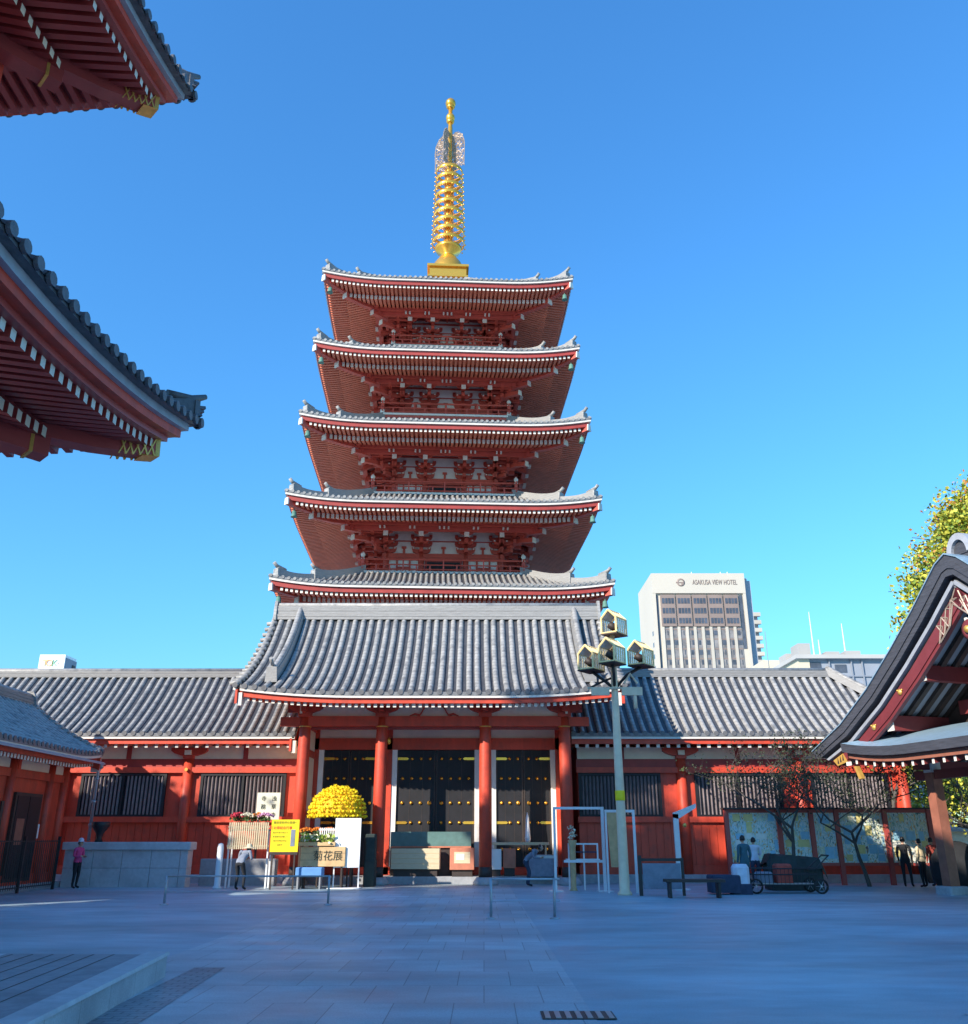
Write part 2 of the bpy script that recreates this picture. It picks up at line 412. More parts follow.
def corner_bracket(mb, w, zb, step=0.68):
    RD = 'vermilion_pagoda'; mb.m(RD)
    dv = Vector((1, 1, 0)).normalized(); sv = Vector((1, -1, 0)).normalized()
    c = Vector((w, w, 0))
    for k in range(3):
        z = zb + .36 * k
        mb.sweepbox([c - dv * .2 + Vector((0, 0, z)), c + dv * (step * 1.41 * (k + 0.9)) + Vector((0, 0, z))], sv, (0, 0, 1), .24, 0, .22)
        q = c + dv * (step * 1.41 * (k + 0.8))
        mb.sweepbox([q - dv * .13 + Vector((0, 0, z + .23)), q + dv * .13 + Vector((0, 0, z + .23))], sv, (0, 0, 1), .28, 0, .15)
        # arms crossing on both faces
        for fx in (0, 1):
            for t in range(k + 1):
                o = w + step * t + .06
                e = w + step * (k + .75)
                if fx: mb.box(o - .09, o + .09, w - .1, e, z + .002 * t, z + .22)
                else: mb.box(w - .1, e, o - .09, o + .09, z + .002 * t + .003, z + .223)
    for dz, ln in ((0.34, 2.05), (0.70, 2.65)):
        s_, e_ = c + dv * .3 + Vector((0, 0, zb + dz + .25)), c + dv * ln * 1.2 + Vector((0, 0, zb + dz - .12))
        mb.m(RD); mb.sweepbox([s_, e_], sv, (0, 0, 1), .26, 0, .24)
        mb.m('white_paint'); mb.sweepbox([e_ + dv * .002, e_ + dv * .05], sv, (0, 0, 1), .30, -.03, .27)
for si, (hw, z0, rise, D, H, w, zf, hb) in enumerate(ST):
    lf = lift_fn(rise, 4.2, 5.0); pr = profile(H, D, 0.60 if si < 4 else 0.66)
    roof = MB('tile_pan'); roll = MB('tile_roll'); boards = MB(); raf = MB(); sof = MB('soffit_red'); ridges = [MB() for _ in range(4)]; hips = [MB() for _ in range(4)]
    for k in range(4):
        T = rotT(PX, PY, k * math.pi / 2)
        for m_ in (roof, roll, boards, raf, sof): m_.T = T
        ridges[k].T = T; hips[k].T = T
        tile_side(roll, roof, hw, hw, lf, z0, pr, D, gap=0.295)
        boards.m('tile_dark'); strip(boards, hw, hw, lf, z0, -0.02, .3, 0.002, .13)
        boards.m('white_paint'); strip(boards, hw, hw, lf, z0, 0.0, .10, -.10, 0)
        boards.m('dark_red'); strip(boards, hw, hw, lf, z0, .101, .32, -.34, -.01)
        raf.m('soffit_red')
        rafters(raf, hw, hw, lf, z0, .20, 1.72, -.50, .155, .13, .13, .245)
        strip(raf, hw, hw, lf, z0, 1.50, 1.66, -.32, -.15)
        rafters(raf, hw, hw, lf, z0, 1.28, 3.05, -.62, .25, .15, .30, .245)
        # boards over the rafters
        secs = []
        for i in range(25):
            kk = -1 + i / 12
            secs.append([((hw - d) * kk, hw - d, z0 + zz + lf(hw - abs((hw - d) * kk), d)) for d, zz in ((.32, -.33), (1.55, -.14), (1.62, -.27), (3.0, .12))])
        sof.strips(secs)
        # purlin and the flat ceiling back to the wall
        pd = hw - 2.95
        raf.m('vermilion_pagoda'); raf.box(-pd - .5, pd + .5, pd - .11, pd + .11, z0 - .29 + .003 * (k % 2), z0 - .06 + .003 * (k % 2))
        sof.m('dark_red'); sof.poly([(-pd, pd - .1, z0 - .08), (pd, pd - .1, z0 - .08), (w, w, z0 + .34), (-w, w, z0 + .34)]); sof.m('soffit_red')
        nn = 13
        for i in range(nn):
            u = -pd + 2 * pd * (i + .5) / nn
            ui = max(w, abs(u)); zz_ = z0 - .08 + .42 * (pd - ui) / (pd - w); raf.hexa([(u - .05, pd - .1, z0 - .16), (u + .05, pd - .1, z0 - .16), (u + .05, ui, zz_ - .06), (u - .05, ui, zz_ - .06), (u - .05, pd - .1, z0 - .09), (u + .05, pd - .1, z0 - .09), (u + .05, ui, zz_ - .01), (u - .05, ui, zz_ - .01)])
        # pairs of small white ends under the purlin
        for q in (-1.55, -.8, 0, .8, 1.55):
            for e in ((-.24, 0, .24) if q == 0 else (-.12, .12)):
                raf.m('white_paint'); raf.box(q * w / 1.55 * 1.05 + e - .045, q * w / 1.55 * 1.05 + e + .045, pd - .02, pd + .16, z0 - .48, z0 - .36)
        raf.m('vermilion_pagoda'); raf.box(-pd, pd, pd - .3, pd - .12, z0 - .55, z0 - .30)
        hip_ridges(ridges[k], hw, hw, lf, z0, pr, D)
        # hip rafter in two steps, white ends, and a wind bell
        dv = Vector((1, 1, 0)).normalized(); sv = Vector((1, -1, 0)).normalized()
        def hp(a, z): return Vector((hw - a, hw - a, z0 + z + lf(a, a)))
        h = hips[k]
        h.m('vermilion_pagoda'); h.sweepbox([hp(.12, -.60), hp(.9, -.52), hp(1.8, -.42)], sv, (0, 0, 1), .26, 0, .30)
        h.m('white_paint'); h.sweepbox([hp(.115, -.62), hp(.07, -.62)], sv, (0, 0, 1), .32, 0, .36)
        h.m('vermilion_pagoda'); h.sweepbox([hp(1.25, -.74), hp(2.2, -.55), hp(3.3, -.25)], sv, (0, 0, 1), .28, 0, .30)
        h.m('white_paint'); h.sweepbox([hp(1.245, -.76), hp(1.19, -.76)], sv, (0, 0, 1), .34, 0, .36)
    if si < 4:
        hbn = ST[si + 1][7]
    ro = roof.build('roof', pag)
    roll.build('roof_tiles', ro); boards.build('eave_board', ro); raf.build('rafters', ro); sof.build('soffit', ro)
    for k in range(4):
        ridges[k].build('hip_ridge', ro); hips[k].build('hip_rafter', ro)
        b = MB('verdigris', rotT(PX, PY, k * math.pi / 2))
        c = hw - .45; zz = z0 - .62 + lf(.45, .45)
        b.lathe([(.03, zz), (.03, zz - .12), (.10, zz - .18), (.14, zz - .42), (.17, zz - .50)], 0, 0, 8) if False else None
        b.T = (lambda T: (lambda p: T((p[0] + c, p[1] + c, p[2]))))(rotT(PX, PY, k * math.pi / 2))
        b.lathe([(.02, zz), (.02, zz - .10), (.11, zz - .16), (.14, zz - .40), (.18, zz - .48)], 0, 0, 8)
        b.build('wind_bell', ro)
    # ---- storey body
    wl = MB('white_plaster'); zb = z0 - 1.28
    wl.box(PX - w, PX + w, PY - w, PY + w, zf, z0 + .45)
    wo = wl.build('wall', pag)
    beams = MB('vermilion_pagoda')
    if si == 0: colu = (-w, -w * .4, w * .4, w)
    else: colu = (-w, -w * .39, w * .39, w)
    hh = .09
    for k in range(4):
        T = rotT(PX, PY, k * math.pi / 2); beams.T = T; j = .002 * (k % 2)
        for za, zc, o in ((zb - .26, zb - .02, .13), (zb - .40, zb - .28, .16), (zb + .70, zb + .76, .05), (zb + 1.32, zb + 1.42, .06), (zf + .0, zf + .22, .15)):
            beams.box(-w - o - .1, w + o + .1, w, w + o, za + j, zc + j)
        for a, b_ in zip(colu, colu[1:]):
            c = (a + b_) / 2
            # strut between brackets
            for zs in (zb,):
                beams.prism([(c - .07, zs - .01), (c + .07, zs - .01), (c + .05, zs + .4), (c - .05, zs + .4)], 1, 0, 0) if False else beams.box(c - .06, c + .06, w, w + .06, zs - .01, zs + .30)
                beams.box(c - .13, c + .13, w, w + .10, zs + .29, zs + .40)
    beams.build('tie_beam', wo)
    for k in range(4):
        T = rotT(PX, PY, k * math.pi / 2)
        for i, u in enumerate(colu[:-1]):
            cm = MB('vermilion_pagoda', T)
            cm.tube([(u if i else -w, w if True else 0, zf), (u if i else -w, w, zb)], .17, 12)
            cm.m('gold_dull')
            cm.build('column', wo)
        # middle bay door and side windows
        dm = MB('dark_red', T); a, b_ = colu[1] + .2, colu[2] - .2
        dm.box(a, b_, w + .002, w + .07, zf + .22, zb - .41); dm.m('black_wood')
        dm.box(a + .12, (a + b_) / 2 - .03, w + .07, w + .09, zf + .3, zb - .5); dm.box((a + b_) / 2 + .03, b_ - .12, w + .07, w + .09, zf + .3, zb - .5)
        dm.build('door', wo)
        for s_ in (-1, 1):
            wm = MB('vermilion_pagoda', T); c = s_ * (w * .70)
            for e in (-.36, .36): wm.box(c + e - .05, c + e + .05, w, w + .06, zf + .22, zb - .41)
            wm.box(c - .41, c + .41, w, w + .05, zf + .5, zf + .6)
            wm.build('window_frame', wo)
    for k in range(4):
        T = rotT(PX, PY, k * math.pi / 2)
        for u in colu[1:-1]:
            bm_ = MB(None, T); bracket(bm_, u, w, zb); bm_.build('bracket', wo)
        for u in (-w + .02, w - .02): bm_ = MB(None, T); bracket(bm_, u, w, zb); bm_.build('bracket', wo)
        bm_ = MB(None, T); corner_bracket(bm_, w, zb); bm_.build('corner_bracket', wo)
    if hb:
        fl = MB('white_paint'); fl.box(PX - hb, PX + hb, PY - hb, PY + hb, zf - .16, zf - .04)
        fl.m('vermilion_pagoda'); fl.box(PX - hb + .08, PX + hb - .08, PY - hb + .08, PY + hb - .08, zf - .34, zf - .165)
        fl.box(PX - hb + .35, PX + hb - .35, PY - hb + .35, PY + hb - .35, zf - 1.0, zf - .34)
        fo = fl.build('balcony', pag)
        for k in range(4):
            T = rotT(PX, PY, k * math.pi / 2); rm = MB('vermilion_pagoda', T); o = hb - .14
            for zz, r_ in ((.10, .045), (.36, .04), (.66, .055)):
                rm.tube([(-hb - .12, o, zf + zz), (hb + .12, o, zf + zz)], r_, 6)
            for i in range(1, 12):
                u = -o + 2 * o * i / 12
                rm.box(u - .04, u + .04, o - .04, o + .04, zf - .04, zf + (.36 if i % 3 else .66))
            # corner post with pale finial
            rm.box(o - .09, o + .09, o - .09, o + .09, zf - .04, zf + .62)
            rm.m('white_paint'); cT = rm.T; rm.T = (lambda T_, o_: (lambda p: T_((p[0] + o_, p[1] + o_, p[2]))))(cT, o)
            rm.lathe([(.12, zf + .62), (.10, zf + .70), (.06, zf + .76), (.13, zf + .86), (.12, zf + .95), (.01, zf + 1.08)], 0, 0, 8)
            rm.lathe([(.14, zf - .04), (.14, zf + .18)], 0, 0, 8)
            rm.build('railing', fo)
base = MB('granite'); base.bbox(PX - 9, PX + 9, PY - 9, PY + 9, 0, 7.0, .05); base.build('base', pag)
# ---- spire
sp = MB('gold')
sx, sy = PX, PY
sp.box(sx - 1.22, sx + 1.22, sy - 1.22, sy + 1.22, 36.0, 37.28)
sp.box(sx - 1.38, sx + 1.38, sy - 1.38, sy + 1.38, 37.28, 37.45)
sp.box(sx - 1.34, sx + 1.34, sy - 1.34, sy + 1.34, 36.5, 36.62)
sp.m('gold'); sp.lathe([(1.12, 37.45), (1.1, 37.7), (.95, 38.3), (.6, 38.82), (.42, 38.95), (.42, 39.1), (.85, 39.45), (.95, 39.62), (.4, 39.66), (.27, 39.7), (.25, 46.2), (.20, 46.3), (.17, 50.2), (.15, 50.25), (.15, 52.2)], sx, sy, 20)
so = sp.build('spire', pag)
for i in range(9):
    z = 40.05 + i * .755; r = 1.10 - .022 * i
    rg = MB('gold'); prof = [(r, z - .14), (r + .04, z - .08), (r + .04, z + .08), (r, z + .14), (r - .04, z + .1), (r - .04, z - .1), (r, z - .14)]
    rg.lathe(prof, sx, sy, 28, cap=False)
    for k in range(8):
        a = math.pi / 4 * k + .2
        rg.tube([(sx + .2 * math.cos(a), sy + .2 * math.sin(a), z), (sx + r * math.cos(a), sy + r * math.sin(a), z)], .035, 5)
        b = a + .39
        for aa in (a, b): rg.ball((sx + (r + .08) * math.cos(aa), sy + (r + .08) * math.sin(aa), z - .23), .06, 6, 4)
    rg.lathe([(.36, z - .16), (.36, z + .16)], sx, sy, 14)
    rg.build('ring', so)
# openwork flame plates: four curled lattices
for k in range(4):
    fm = MB('bronze_lattice'); a = math.pi / 4 + k * math.pi / 2 + .35; dx, dy = math.cos(a), math.sin(a)
    rnd = random.Random(k)
    def fp(r, z): return (sx + dx * r, sy + dy * r, z)
    def edge(z):
        t = (z - 46.6) / 3.1
        return 1.16 * math.sqrt(max(.02, 1 - max(0, (t - .55) / .5) ** 2)) - .04 * (1 - t)
    for j in range(170):
        z = 46.5 + rnd.random() * 3.1; rr = .22 + rnd.random() * (edge(z) - .25); q = rnd.random() * 6.28; R_ = .07 + rnd.random() * .05
        fm.tube([fp(rr + R_ * math.cos(q + t_), z + R_ * math.sin(q + t_)) for t_ in (0, .8, 1.6, 2.4, 3.2, 4.0, 4.8)], .027, 4)
    fm.tube([fp(edge(46.5 + .2 * t_), 46.5 + .2 * t_) for t_ in range(16)], .035, 5)
    fm.build('flame_plate', so)
bl = MB('gold'); bl.ball((sx, sy, 51.1), .33, 16, 12, 1.15); bl.lathe([(.2, 50.6), (.3, 50.75), (.2, 50.85)], sx, sy, 12); bl.build('lower_ball', so)
bl = MB('gold'); bl.ball((sx, sy, 52.45), .38, 16, 12, 1.05); bl.lathe([(.2, 51.95), (.32, 52.1), (.2, 52.2)], sx, sy, 12); bl.lathe([(.08, 52.8), (.005, 53.05)], sx, sy, 8); bl.build('top_ball', so)
pag.rotation_euler.z = R(3.1)
# ------------------------------------------------------------------ tiled gable roof for gate and wings
def verge_tiles(mb, T, L, hd, z0, prof, D, lift, uflare, side, gap=.27):
    n = int(D / gap)
    for i in range(n):
        d = .1 + i * (D - .15) / n
        u = side * (L * (1 + uflare(d))); z = z0 + .12 + prof(d) + lift(0, d) + .05
        mb.T = T
        mb.m('tile_roll'); mb.tube([(u - side * .25, hd - d, z + .03), (u + side * .16, hd - d, z - .03)], .085, 7)
def gable_roof(parent, cx, cy, ang, L, hd, z0, H, D, rise=0, Lr=3, flare=None, gap=.33, r=.095, verge=(True, True), rdesc=None, back=True, clip=None, a=.62, ridge_h=.55, rafter_gap=.235, rows=1, wall=None, purl=1.6, ridge_ext=None, name='roof', hip=(False, False), ridge_L=None):
    lf = lift_fn(rise, Lr, D) if rise else nolift
    fl = flare or (lambda d: 0.0)
    pr = profile(H, D, a)
    pan = MB('tile_pan'); roll = MB('tile_roll'); bd = MB(); raf = MB('soffit_red'); sof = MB('soffit_red')
    for k in ((0, 2) if back else (0,)):
        T = rotT(cx, cy, ang + k * math.pi / 2)
        for m_ in (pan, roll, bd, raf, sof): m_.T = T
        cl = clip(k) if clip else None
        tile_side(roll, pan, L, hd, lf, z0, pr, D, gap=gap, r=r, mitre=False, nd=12, uflare=fl, clip=cl, endm='tile_disc')
        Lf = L
        bd.m('tile_dark'); strip(bd, Lf, hd, lf, z0, -.02, .3, .002, .13, mitre=False)
        bd.m('white_paint'); strip(bd, Lf, hd, lf, z0, 0, .10, -.085, 0, mitre=False)
        bd.m('vermilion'); strip(bd, Lf, hd, lf, z0, .101, .30, -.27, -.01, mitre=False)
        raf.m('soffit_red'); rafters(raf, Lf - .15, hd, lf, z0, .22, purl + 1.2, -.40, .13, .12, .26, rafter_gap, mitre=False)
        sof.strips([[(u, hd - d, z0 + zz + lf(L - abs(u), d)) for d, zz in ((.3, -.27), (purl + 1.2, -.27 + .26 * (purl + .9)), (D, H - .35))] for u in [(-L + .1) + (2 * L - .2) * i / 16 for i in range(17)]])
        # white verge block at both eave ends
        for s_ in (-1, 1):
            bd.m('white_paint'); bd.box(s_ * (L - .02) - .07, s_ * (L - .02) + .07, hd - .34, hd - .05, z0 - .62 + lf(0, 0), z0 - .15 + lf(0, 0))
            # barge edge along the slope
            pts = [Vector((s_ * L * (1 + fl(d)) - s_ * .06, hd - d, z0 + .12 + pr(d) + lf(0, d) - .14)) for d in [D * q / 12 for q in range(13)]]
            bd.m('white_paint'); bd.sweepbox(pts, (1, 0, 0), (0, 0, 1), .10, -.04, .10)
            pts2 = [p + Vector((-s_ * .09, 0, -.04)) for p in pts]
            bd.m('vermilion'); bd.sweepbox(pts2, (1, 0, 0), (0, 0, 1), .09, -.50, -.002)
        for s_, on in zip((-1, 1), verge):
            if on: verge_tiles(roll, T, L, hd, z0, pr, D, lf, fl, s_)
    ro = pan.build(name, parent)
    roll.build('roof_tiles', ro); bd.build('eave_board', ro); raf.build('rafters', ro); sof.build('soffit', ro)
    # main ridge, layered flat tiles with a round cap
    T = rotT(cx, cy, ang); rg = MB('tile_ridge', T); zr = z0 + .12 + H
    rl = ridge_L if ridge_L else (-L * (1 + fl(D)) + .12, L * (1 + fl(D)) - .12)
    o0 = hd - D
    layers = 5
    for i in range(layers):
        za = zr - .12 + ridge_h * i / layers; e = .24 - .018 * i + (.02 if i % 2 else 0)
        rg.box(rl[0], rl[1], o0 - e, o0 + e, za, za + ridge_h / layers - .012)
    rg.m('tile_roll'); rg.tube([(rl[0] - .05, o0, zr - .10 + ridge_h), (rl[1] + .05, o0, zr - .10 + ridge_h)], .13, 8)
    for s_, x in ((-1, rl[0]), (1, rl[1])):
        rg.m('tile_roll'); rg.prism([(o0 - .32, zr - .1), (o0 + .32, zr - .1), (o0 + .24, zr + ridge_h * .6), (o0 + .12, zr + ridge_h + .12), (o0 - .12, zr + ridge_h + .12), (o0 - .24, zr + ridge_h * .6)], 0, x - .05, x + .05) if False else None
        P = [(-.32, -.15), (.32, -.15), (.26, ridge_h * .5), (.12, ridge_h + .10), (-.12, ridge_h + .10), (-.26, ridge_h * .5)]
        rg.strips([[(x + e, o0 + p[0], zr + p[1]) for p in P] for e in (-.06, .06)], True)
    rg.build('ridge', ro)
    if rdesc:
        for s_ in (-1, 1):
            for k in (0, 2):
                T = rotT(cx, cy, ang + k * math.pi / 2); dm = MB('tile_ridge', T)
                pts = []; n = 10
                for i in range(n + 1):
                    d = D * (1 - (1 - rdesc[1]) * i / n)
                    u = s_ * rdesc[0] * (1 + fl(d)); pts.append(Vector((u, hd - d, z0 + .12 + pr(d) + lf(L - abs(u), d))))
                dm.sweepbox(pts, (1, 0, 0), (0, 0, 1), .36, .0, .42)
                dm.m('tile_roll'); dm.tube([p + Vector((0, 0, .46)) for p in pts], .12, 8)
                e = pts[-1]
                dm.m('tile_ridge'); dm.sweepbox([e + Vector((0, .0, 0)), e + Vector((0, .12, 0))], (1, 0, 0), (0, 0, 1), .46, -.02, .56)
                dm.tube([e + Vector((0, -.2, .62)), e + Vector((0, .14, .70)), e + Vector((0, .34, .84))], .075, 7)
                dm.build('descending_ridge', ro)
    return ro
def boat_arm(mb, T, u, o, z, half=.62, depth=.22, h=.34, mt='vermilion'):
    mb.T = T; mb.m(mt)
    P = [(u - half * .42, z), (u + half * .42, z), (u + half * .8, z + h * .28), (u + half, z + h * .62), (u + half, z + h), (u - half, z + h), (u - half, z + h * .62), (u - half * .8, z + h * .28)]
    mb.strips([[(p[0], o - depth / 2, p[1]) for p in P], [(p[0], o + depth / 2, p[1]) for p in P]], True)

# ------------------------------------------------------------------ main gate
GX, GF, GM = -1.93, 35.0, 37.2
gate = thing('temple_gate', (GX, GM, 0), 'vermilion gate before the pagoda with black studded doors and grey tiled gable roof', 'gate')
T0 = rotT(GX, GM, 0)
gfl = lambda d: .038 * max(0, 1 - d / 4.2) ** 2.5
gable_roof(gate, GX - .07, GM, 0, 7.02, 4.2, 6.54, 3.80, 4.2, rise=.27, Lr=4.6, flare=gfl, gap=.345, r=.108, rdesc=(5.85, .13), ridge_h=.62, purl=1.9)
cols = (-4.97, -2.0, 1.98, 5.03)
for o in (2.2, 0, -2.2):
    for i, u in enumerate(cols):
        c = MB('vermilion', T0)
        if o == 2.2 or o == -2.2:
            c.T = (lambda uu, oo: (lambda p: T0((p[0] + uu, p[1] + oo, p[2]))))(u, o)
            c.lathe([(.235, .28), (.235, 3.5), (.225, 5.2), (.20, 6.0)], 0, 0, 20)
            c.m('dark_wood'); c.lathe([(.245, .26), (.245, .62)], 0, 0, 20)
            c.m('gold_dull'); c.lathe([(.238, 5.62), (.238, 5.66)], 0, 0, 20)
            c.m('granite'); c.lathe([(.46, 0), (.46, .10), (.33, .27)], 0, 0, 20)
        else:
            c.box(u - .22, u + .22, -.2, .2, .02, 6.3)
        c.build('column', gate)
# beams at front and middle
for nm, o, segs in (('tie_beam', 2.2, [(5.66, 6.03, .15), (5.28, 5.40, .10)]), ('tie_beam', -2.2, [(5.63, 6.09, .15)]), ('door_lintel', 0, [(4.97, 5.42, .20), (.28, .55, .20)])):
    b = MB('vermilion', T0)
    for za, zb_, t in segs:
        if o == 2.2 and za < 5.5: continue
        b.box(cols[0] - (.0 if o else .0), cols[3], o - t, o + t, za, zb_)
    b.build(nm, gate)
# dark strip imitating the shaded underside of the front beam
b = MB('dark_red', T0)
b.box(cols[0], cols[3], 1.93, 2.04, 5.56, 5.66); b.build('beam_shade_strip', gate)
for i, (a, c) in enumerate(zip(cols, cols[1:])):
    p = MB('cream_plaster', T0); p.box(a + .2, c - .2, 2.14, 2.20, 6.03, 6.62); p.build('plaster_panel', gate)
    p = MB('cream_plaster', T0); p.box(a + .2, c - .2, -.06, .10, 5.43, 6.6); p.build('plaster_panel', gate)
    # jambs
    for s_, x in ((1, a), (-1, c)):
        j = MB('white_plaster', T0); j.box(min(x + s_ * .23, x + s_ * .43), max(x + s_ * .23, x + s_ * .43), -.1, .16, .56, 4.965); j.build('door_jamb', gate)
# side walls of the gate passage
for s_ in (-1, 1):
    x = cols[0] if s_ < 0 else cols[3]
    for oa, ob in ((.2, 1.98), (-1.98, -.2)):
        p = MB('cream_plaster', T0); p.box(x - .05, x + .05, oa, ob, .5, 4.6); p.box(x - .05, x + .05, oa, ob, 4.85, 5.62)
        p.m('vermilion'); p.box(x - .1, x + .1, oa, ob, 4.6, 4.85); p.box(x - .12, x + .12, oa, ob, 5.62, 6.0); p.box(x - .12, x + .12, oa, ob, .2, .5); p.box(x - .09, x + .09, oa, ob, 2.35, 2.6)
        p.build('side_wall', gate)
# ceiling
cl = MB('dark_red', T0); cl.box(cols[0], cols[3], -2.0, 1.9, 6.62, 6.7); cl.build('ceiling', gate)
# brackets over the pillars
for u in cols:
    b = MB('vermilion', T0); b.m('vermilion')
    b.box(u - .25, u + .25, 1.95, 2.45, 6.0, 6.16)
    boat_arm(b, T0, u, 2.24, 6.16, .66, .24, .30)
    for q in (-.5, 0, .5): b.box(u + q - .13, u + q + .13, 2.1, 2.38, 6.461, 6.56)
    b.box(u - .1, u + .1, 2.2, 2.72, 6.17, 6.36)
    b.build('bracket', gate)
for s_, x in ((-1, cols[0]), (1, cols[3])):
    b = MB('vermilion', T0); b.box(min(x, x + s_ * .95), max(x, x + s_ * .95), 2.10, 2.3, 5.66, 6.0); b.m('dark_red'); b.box(min(x, x + s_ * .7), max(x, x + s_ * .7), 2.1, 2.3, 6.18, 6.5); b.build('beam_end', gate)
# frog-leg strut in the middle bay
fg = MB('vermilion', T0)
for s_ in (-1, 1):
    pts = [(0.0, 6.45), (.30, 6.44), (.40, 6.34), (.48, 6.18), (.56, 6.07), (.74, 6.12), (.95, 6.05)]
    secs = []
    for i, (x, z) in enumerate(pts):
        t = (.09, .09, .09, .09, .08, .08, .02)[i]
        secs.append([(s_ * x, 2.205, z - t / 2), (s_ * x, 2.29, z - t / 2), (s_ * x, 2.29, z + t / 2), (s_ * x, 2.205, z + t / 2)])
    fg.strips(secs, True)
fg.box(-.14, .14, 2.205, 2.33, 6.5, 6.6); fg.build('frog_leg_strut', gate)
pu = MB('vermilion', T0); pu.box(-6.8, 6.8, 2.1, 2.34, 6.57, 6.68); pu.box(-6.8, 6.8, -2.34, -2.1, 6.57, 6.68); pu.build('purlin', gate)
# gable ends
for s_ in (-1, 1):
    g = MB('cream_plaster', T0); x = s_ * 5.1
    pr_ = profile(3.95, 4.2, .62)
    P = [(o, 6.3 + pr_(4.2 - abs(o)) - .35) for o in (-2.6, -1.7, -.9, 0, .9, 1.7, 2.6)] + [(2.6, 6.1), (-2.6, 6.1)]
    g.strips([[(x + e, p[0], p[1]) for p in P] for e in (-.04, .04)], True)
    g.m('vermilion'); g.box(x - .12, x + .12, -2.5, 2.5, 6.1, 6.5); g.box(x - .1, x + .1, -.15, .15, 6.5, 9.4); g.box(x - .1, x + .1, -1.6, 1.6, 7.6, 7.85)
    g.build('gable_wall', gate)
# doors with gilt studs
def door_leaf(a, b, flip):
    d = MB('black_wood', T0); d.box(a, b, -.02, .07, .56, 4.96)
    d.m('dark_wood')
    for x in (a, b - .06): d.box(x, x + .06, .071, .085, .56, 4.96)
    n = 3
    for q in range(1, n): d.box(a + (b - a) * q / n - .008, a + (b - a) * q / n + .008, .071, .078, .56, 4.96)
    o = d.build('door', gate)
    w_ = b - a; k = 4 if w_ > 1.45 else 3
    for zz in (4.62, 3.86, 2.92, 2.18, 1.2):
        for i in range(k):
            u = a + w_ * (i + .62) / (k + .25); u = u if not flip else a + b - u
            if zz in (4.62, 2.18) and i == 0: continue
            st = MB('gold', T0); st.T = (lambda uu, z2: (lambda p: T0((uu + p[0], .085 + p[2], z2 + p[1]))))(u, zz)
            rr = .07 if not (zz == 2.92 and i == k - 1) else .085
            st.lathe([(rr, 0), (rr * .9, .03), (rr * .4, .06), (.002, .07)], 0, 0, 8); st.build('stud', o)
    for zz in (4.62, 2.18):
        hg = MB('gold', T0); e0, e1 = (a, a + .46) if not flip else (b - .46, b)
        P = [(e0, zz - .05), (e1 - .06, zz - .05), (e1, zz), (e1 - .06, zz + .05), (e0, zz + .05)] if not flip else [(e0, zz), (e0 + .06, zz - .05), (e1, zz - .05), (e1, zz + .05), (e0 + .06, zz + .05)]
        hg.strips([[(p[0], .088, p[1]) for p in P], [(p[0], .105, p[1]) for p in P]], True)
        hg.build('hinge_plate', o)
for a, c in zip(cols, cols[1:]):
    m_ = (a + c) / 2
    door_leaf(a + .44, m_ - .01, False); door_leaf(m_ + .01, c - .44, True)
st = MB('granite'); st.bbox(GX - 5.6, GX + 5.6, GM - 1.4, GM + 1.4, 0, .26, .02); st.build('stone_plinth', gate)
ln = MB('gold', T0)
ln.T = (lambda p: T0((-1.72 + p[0], 2.2 + p[1], p[2]))); ln.lathe([(.02, 5.25), (.05, 5.2), (.09, 5.1), (.06, 5.0), (.01, 4.98)], 0, 0, 8); ln.build('hanging_bell', gate)

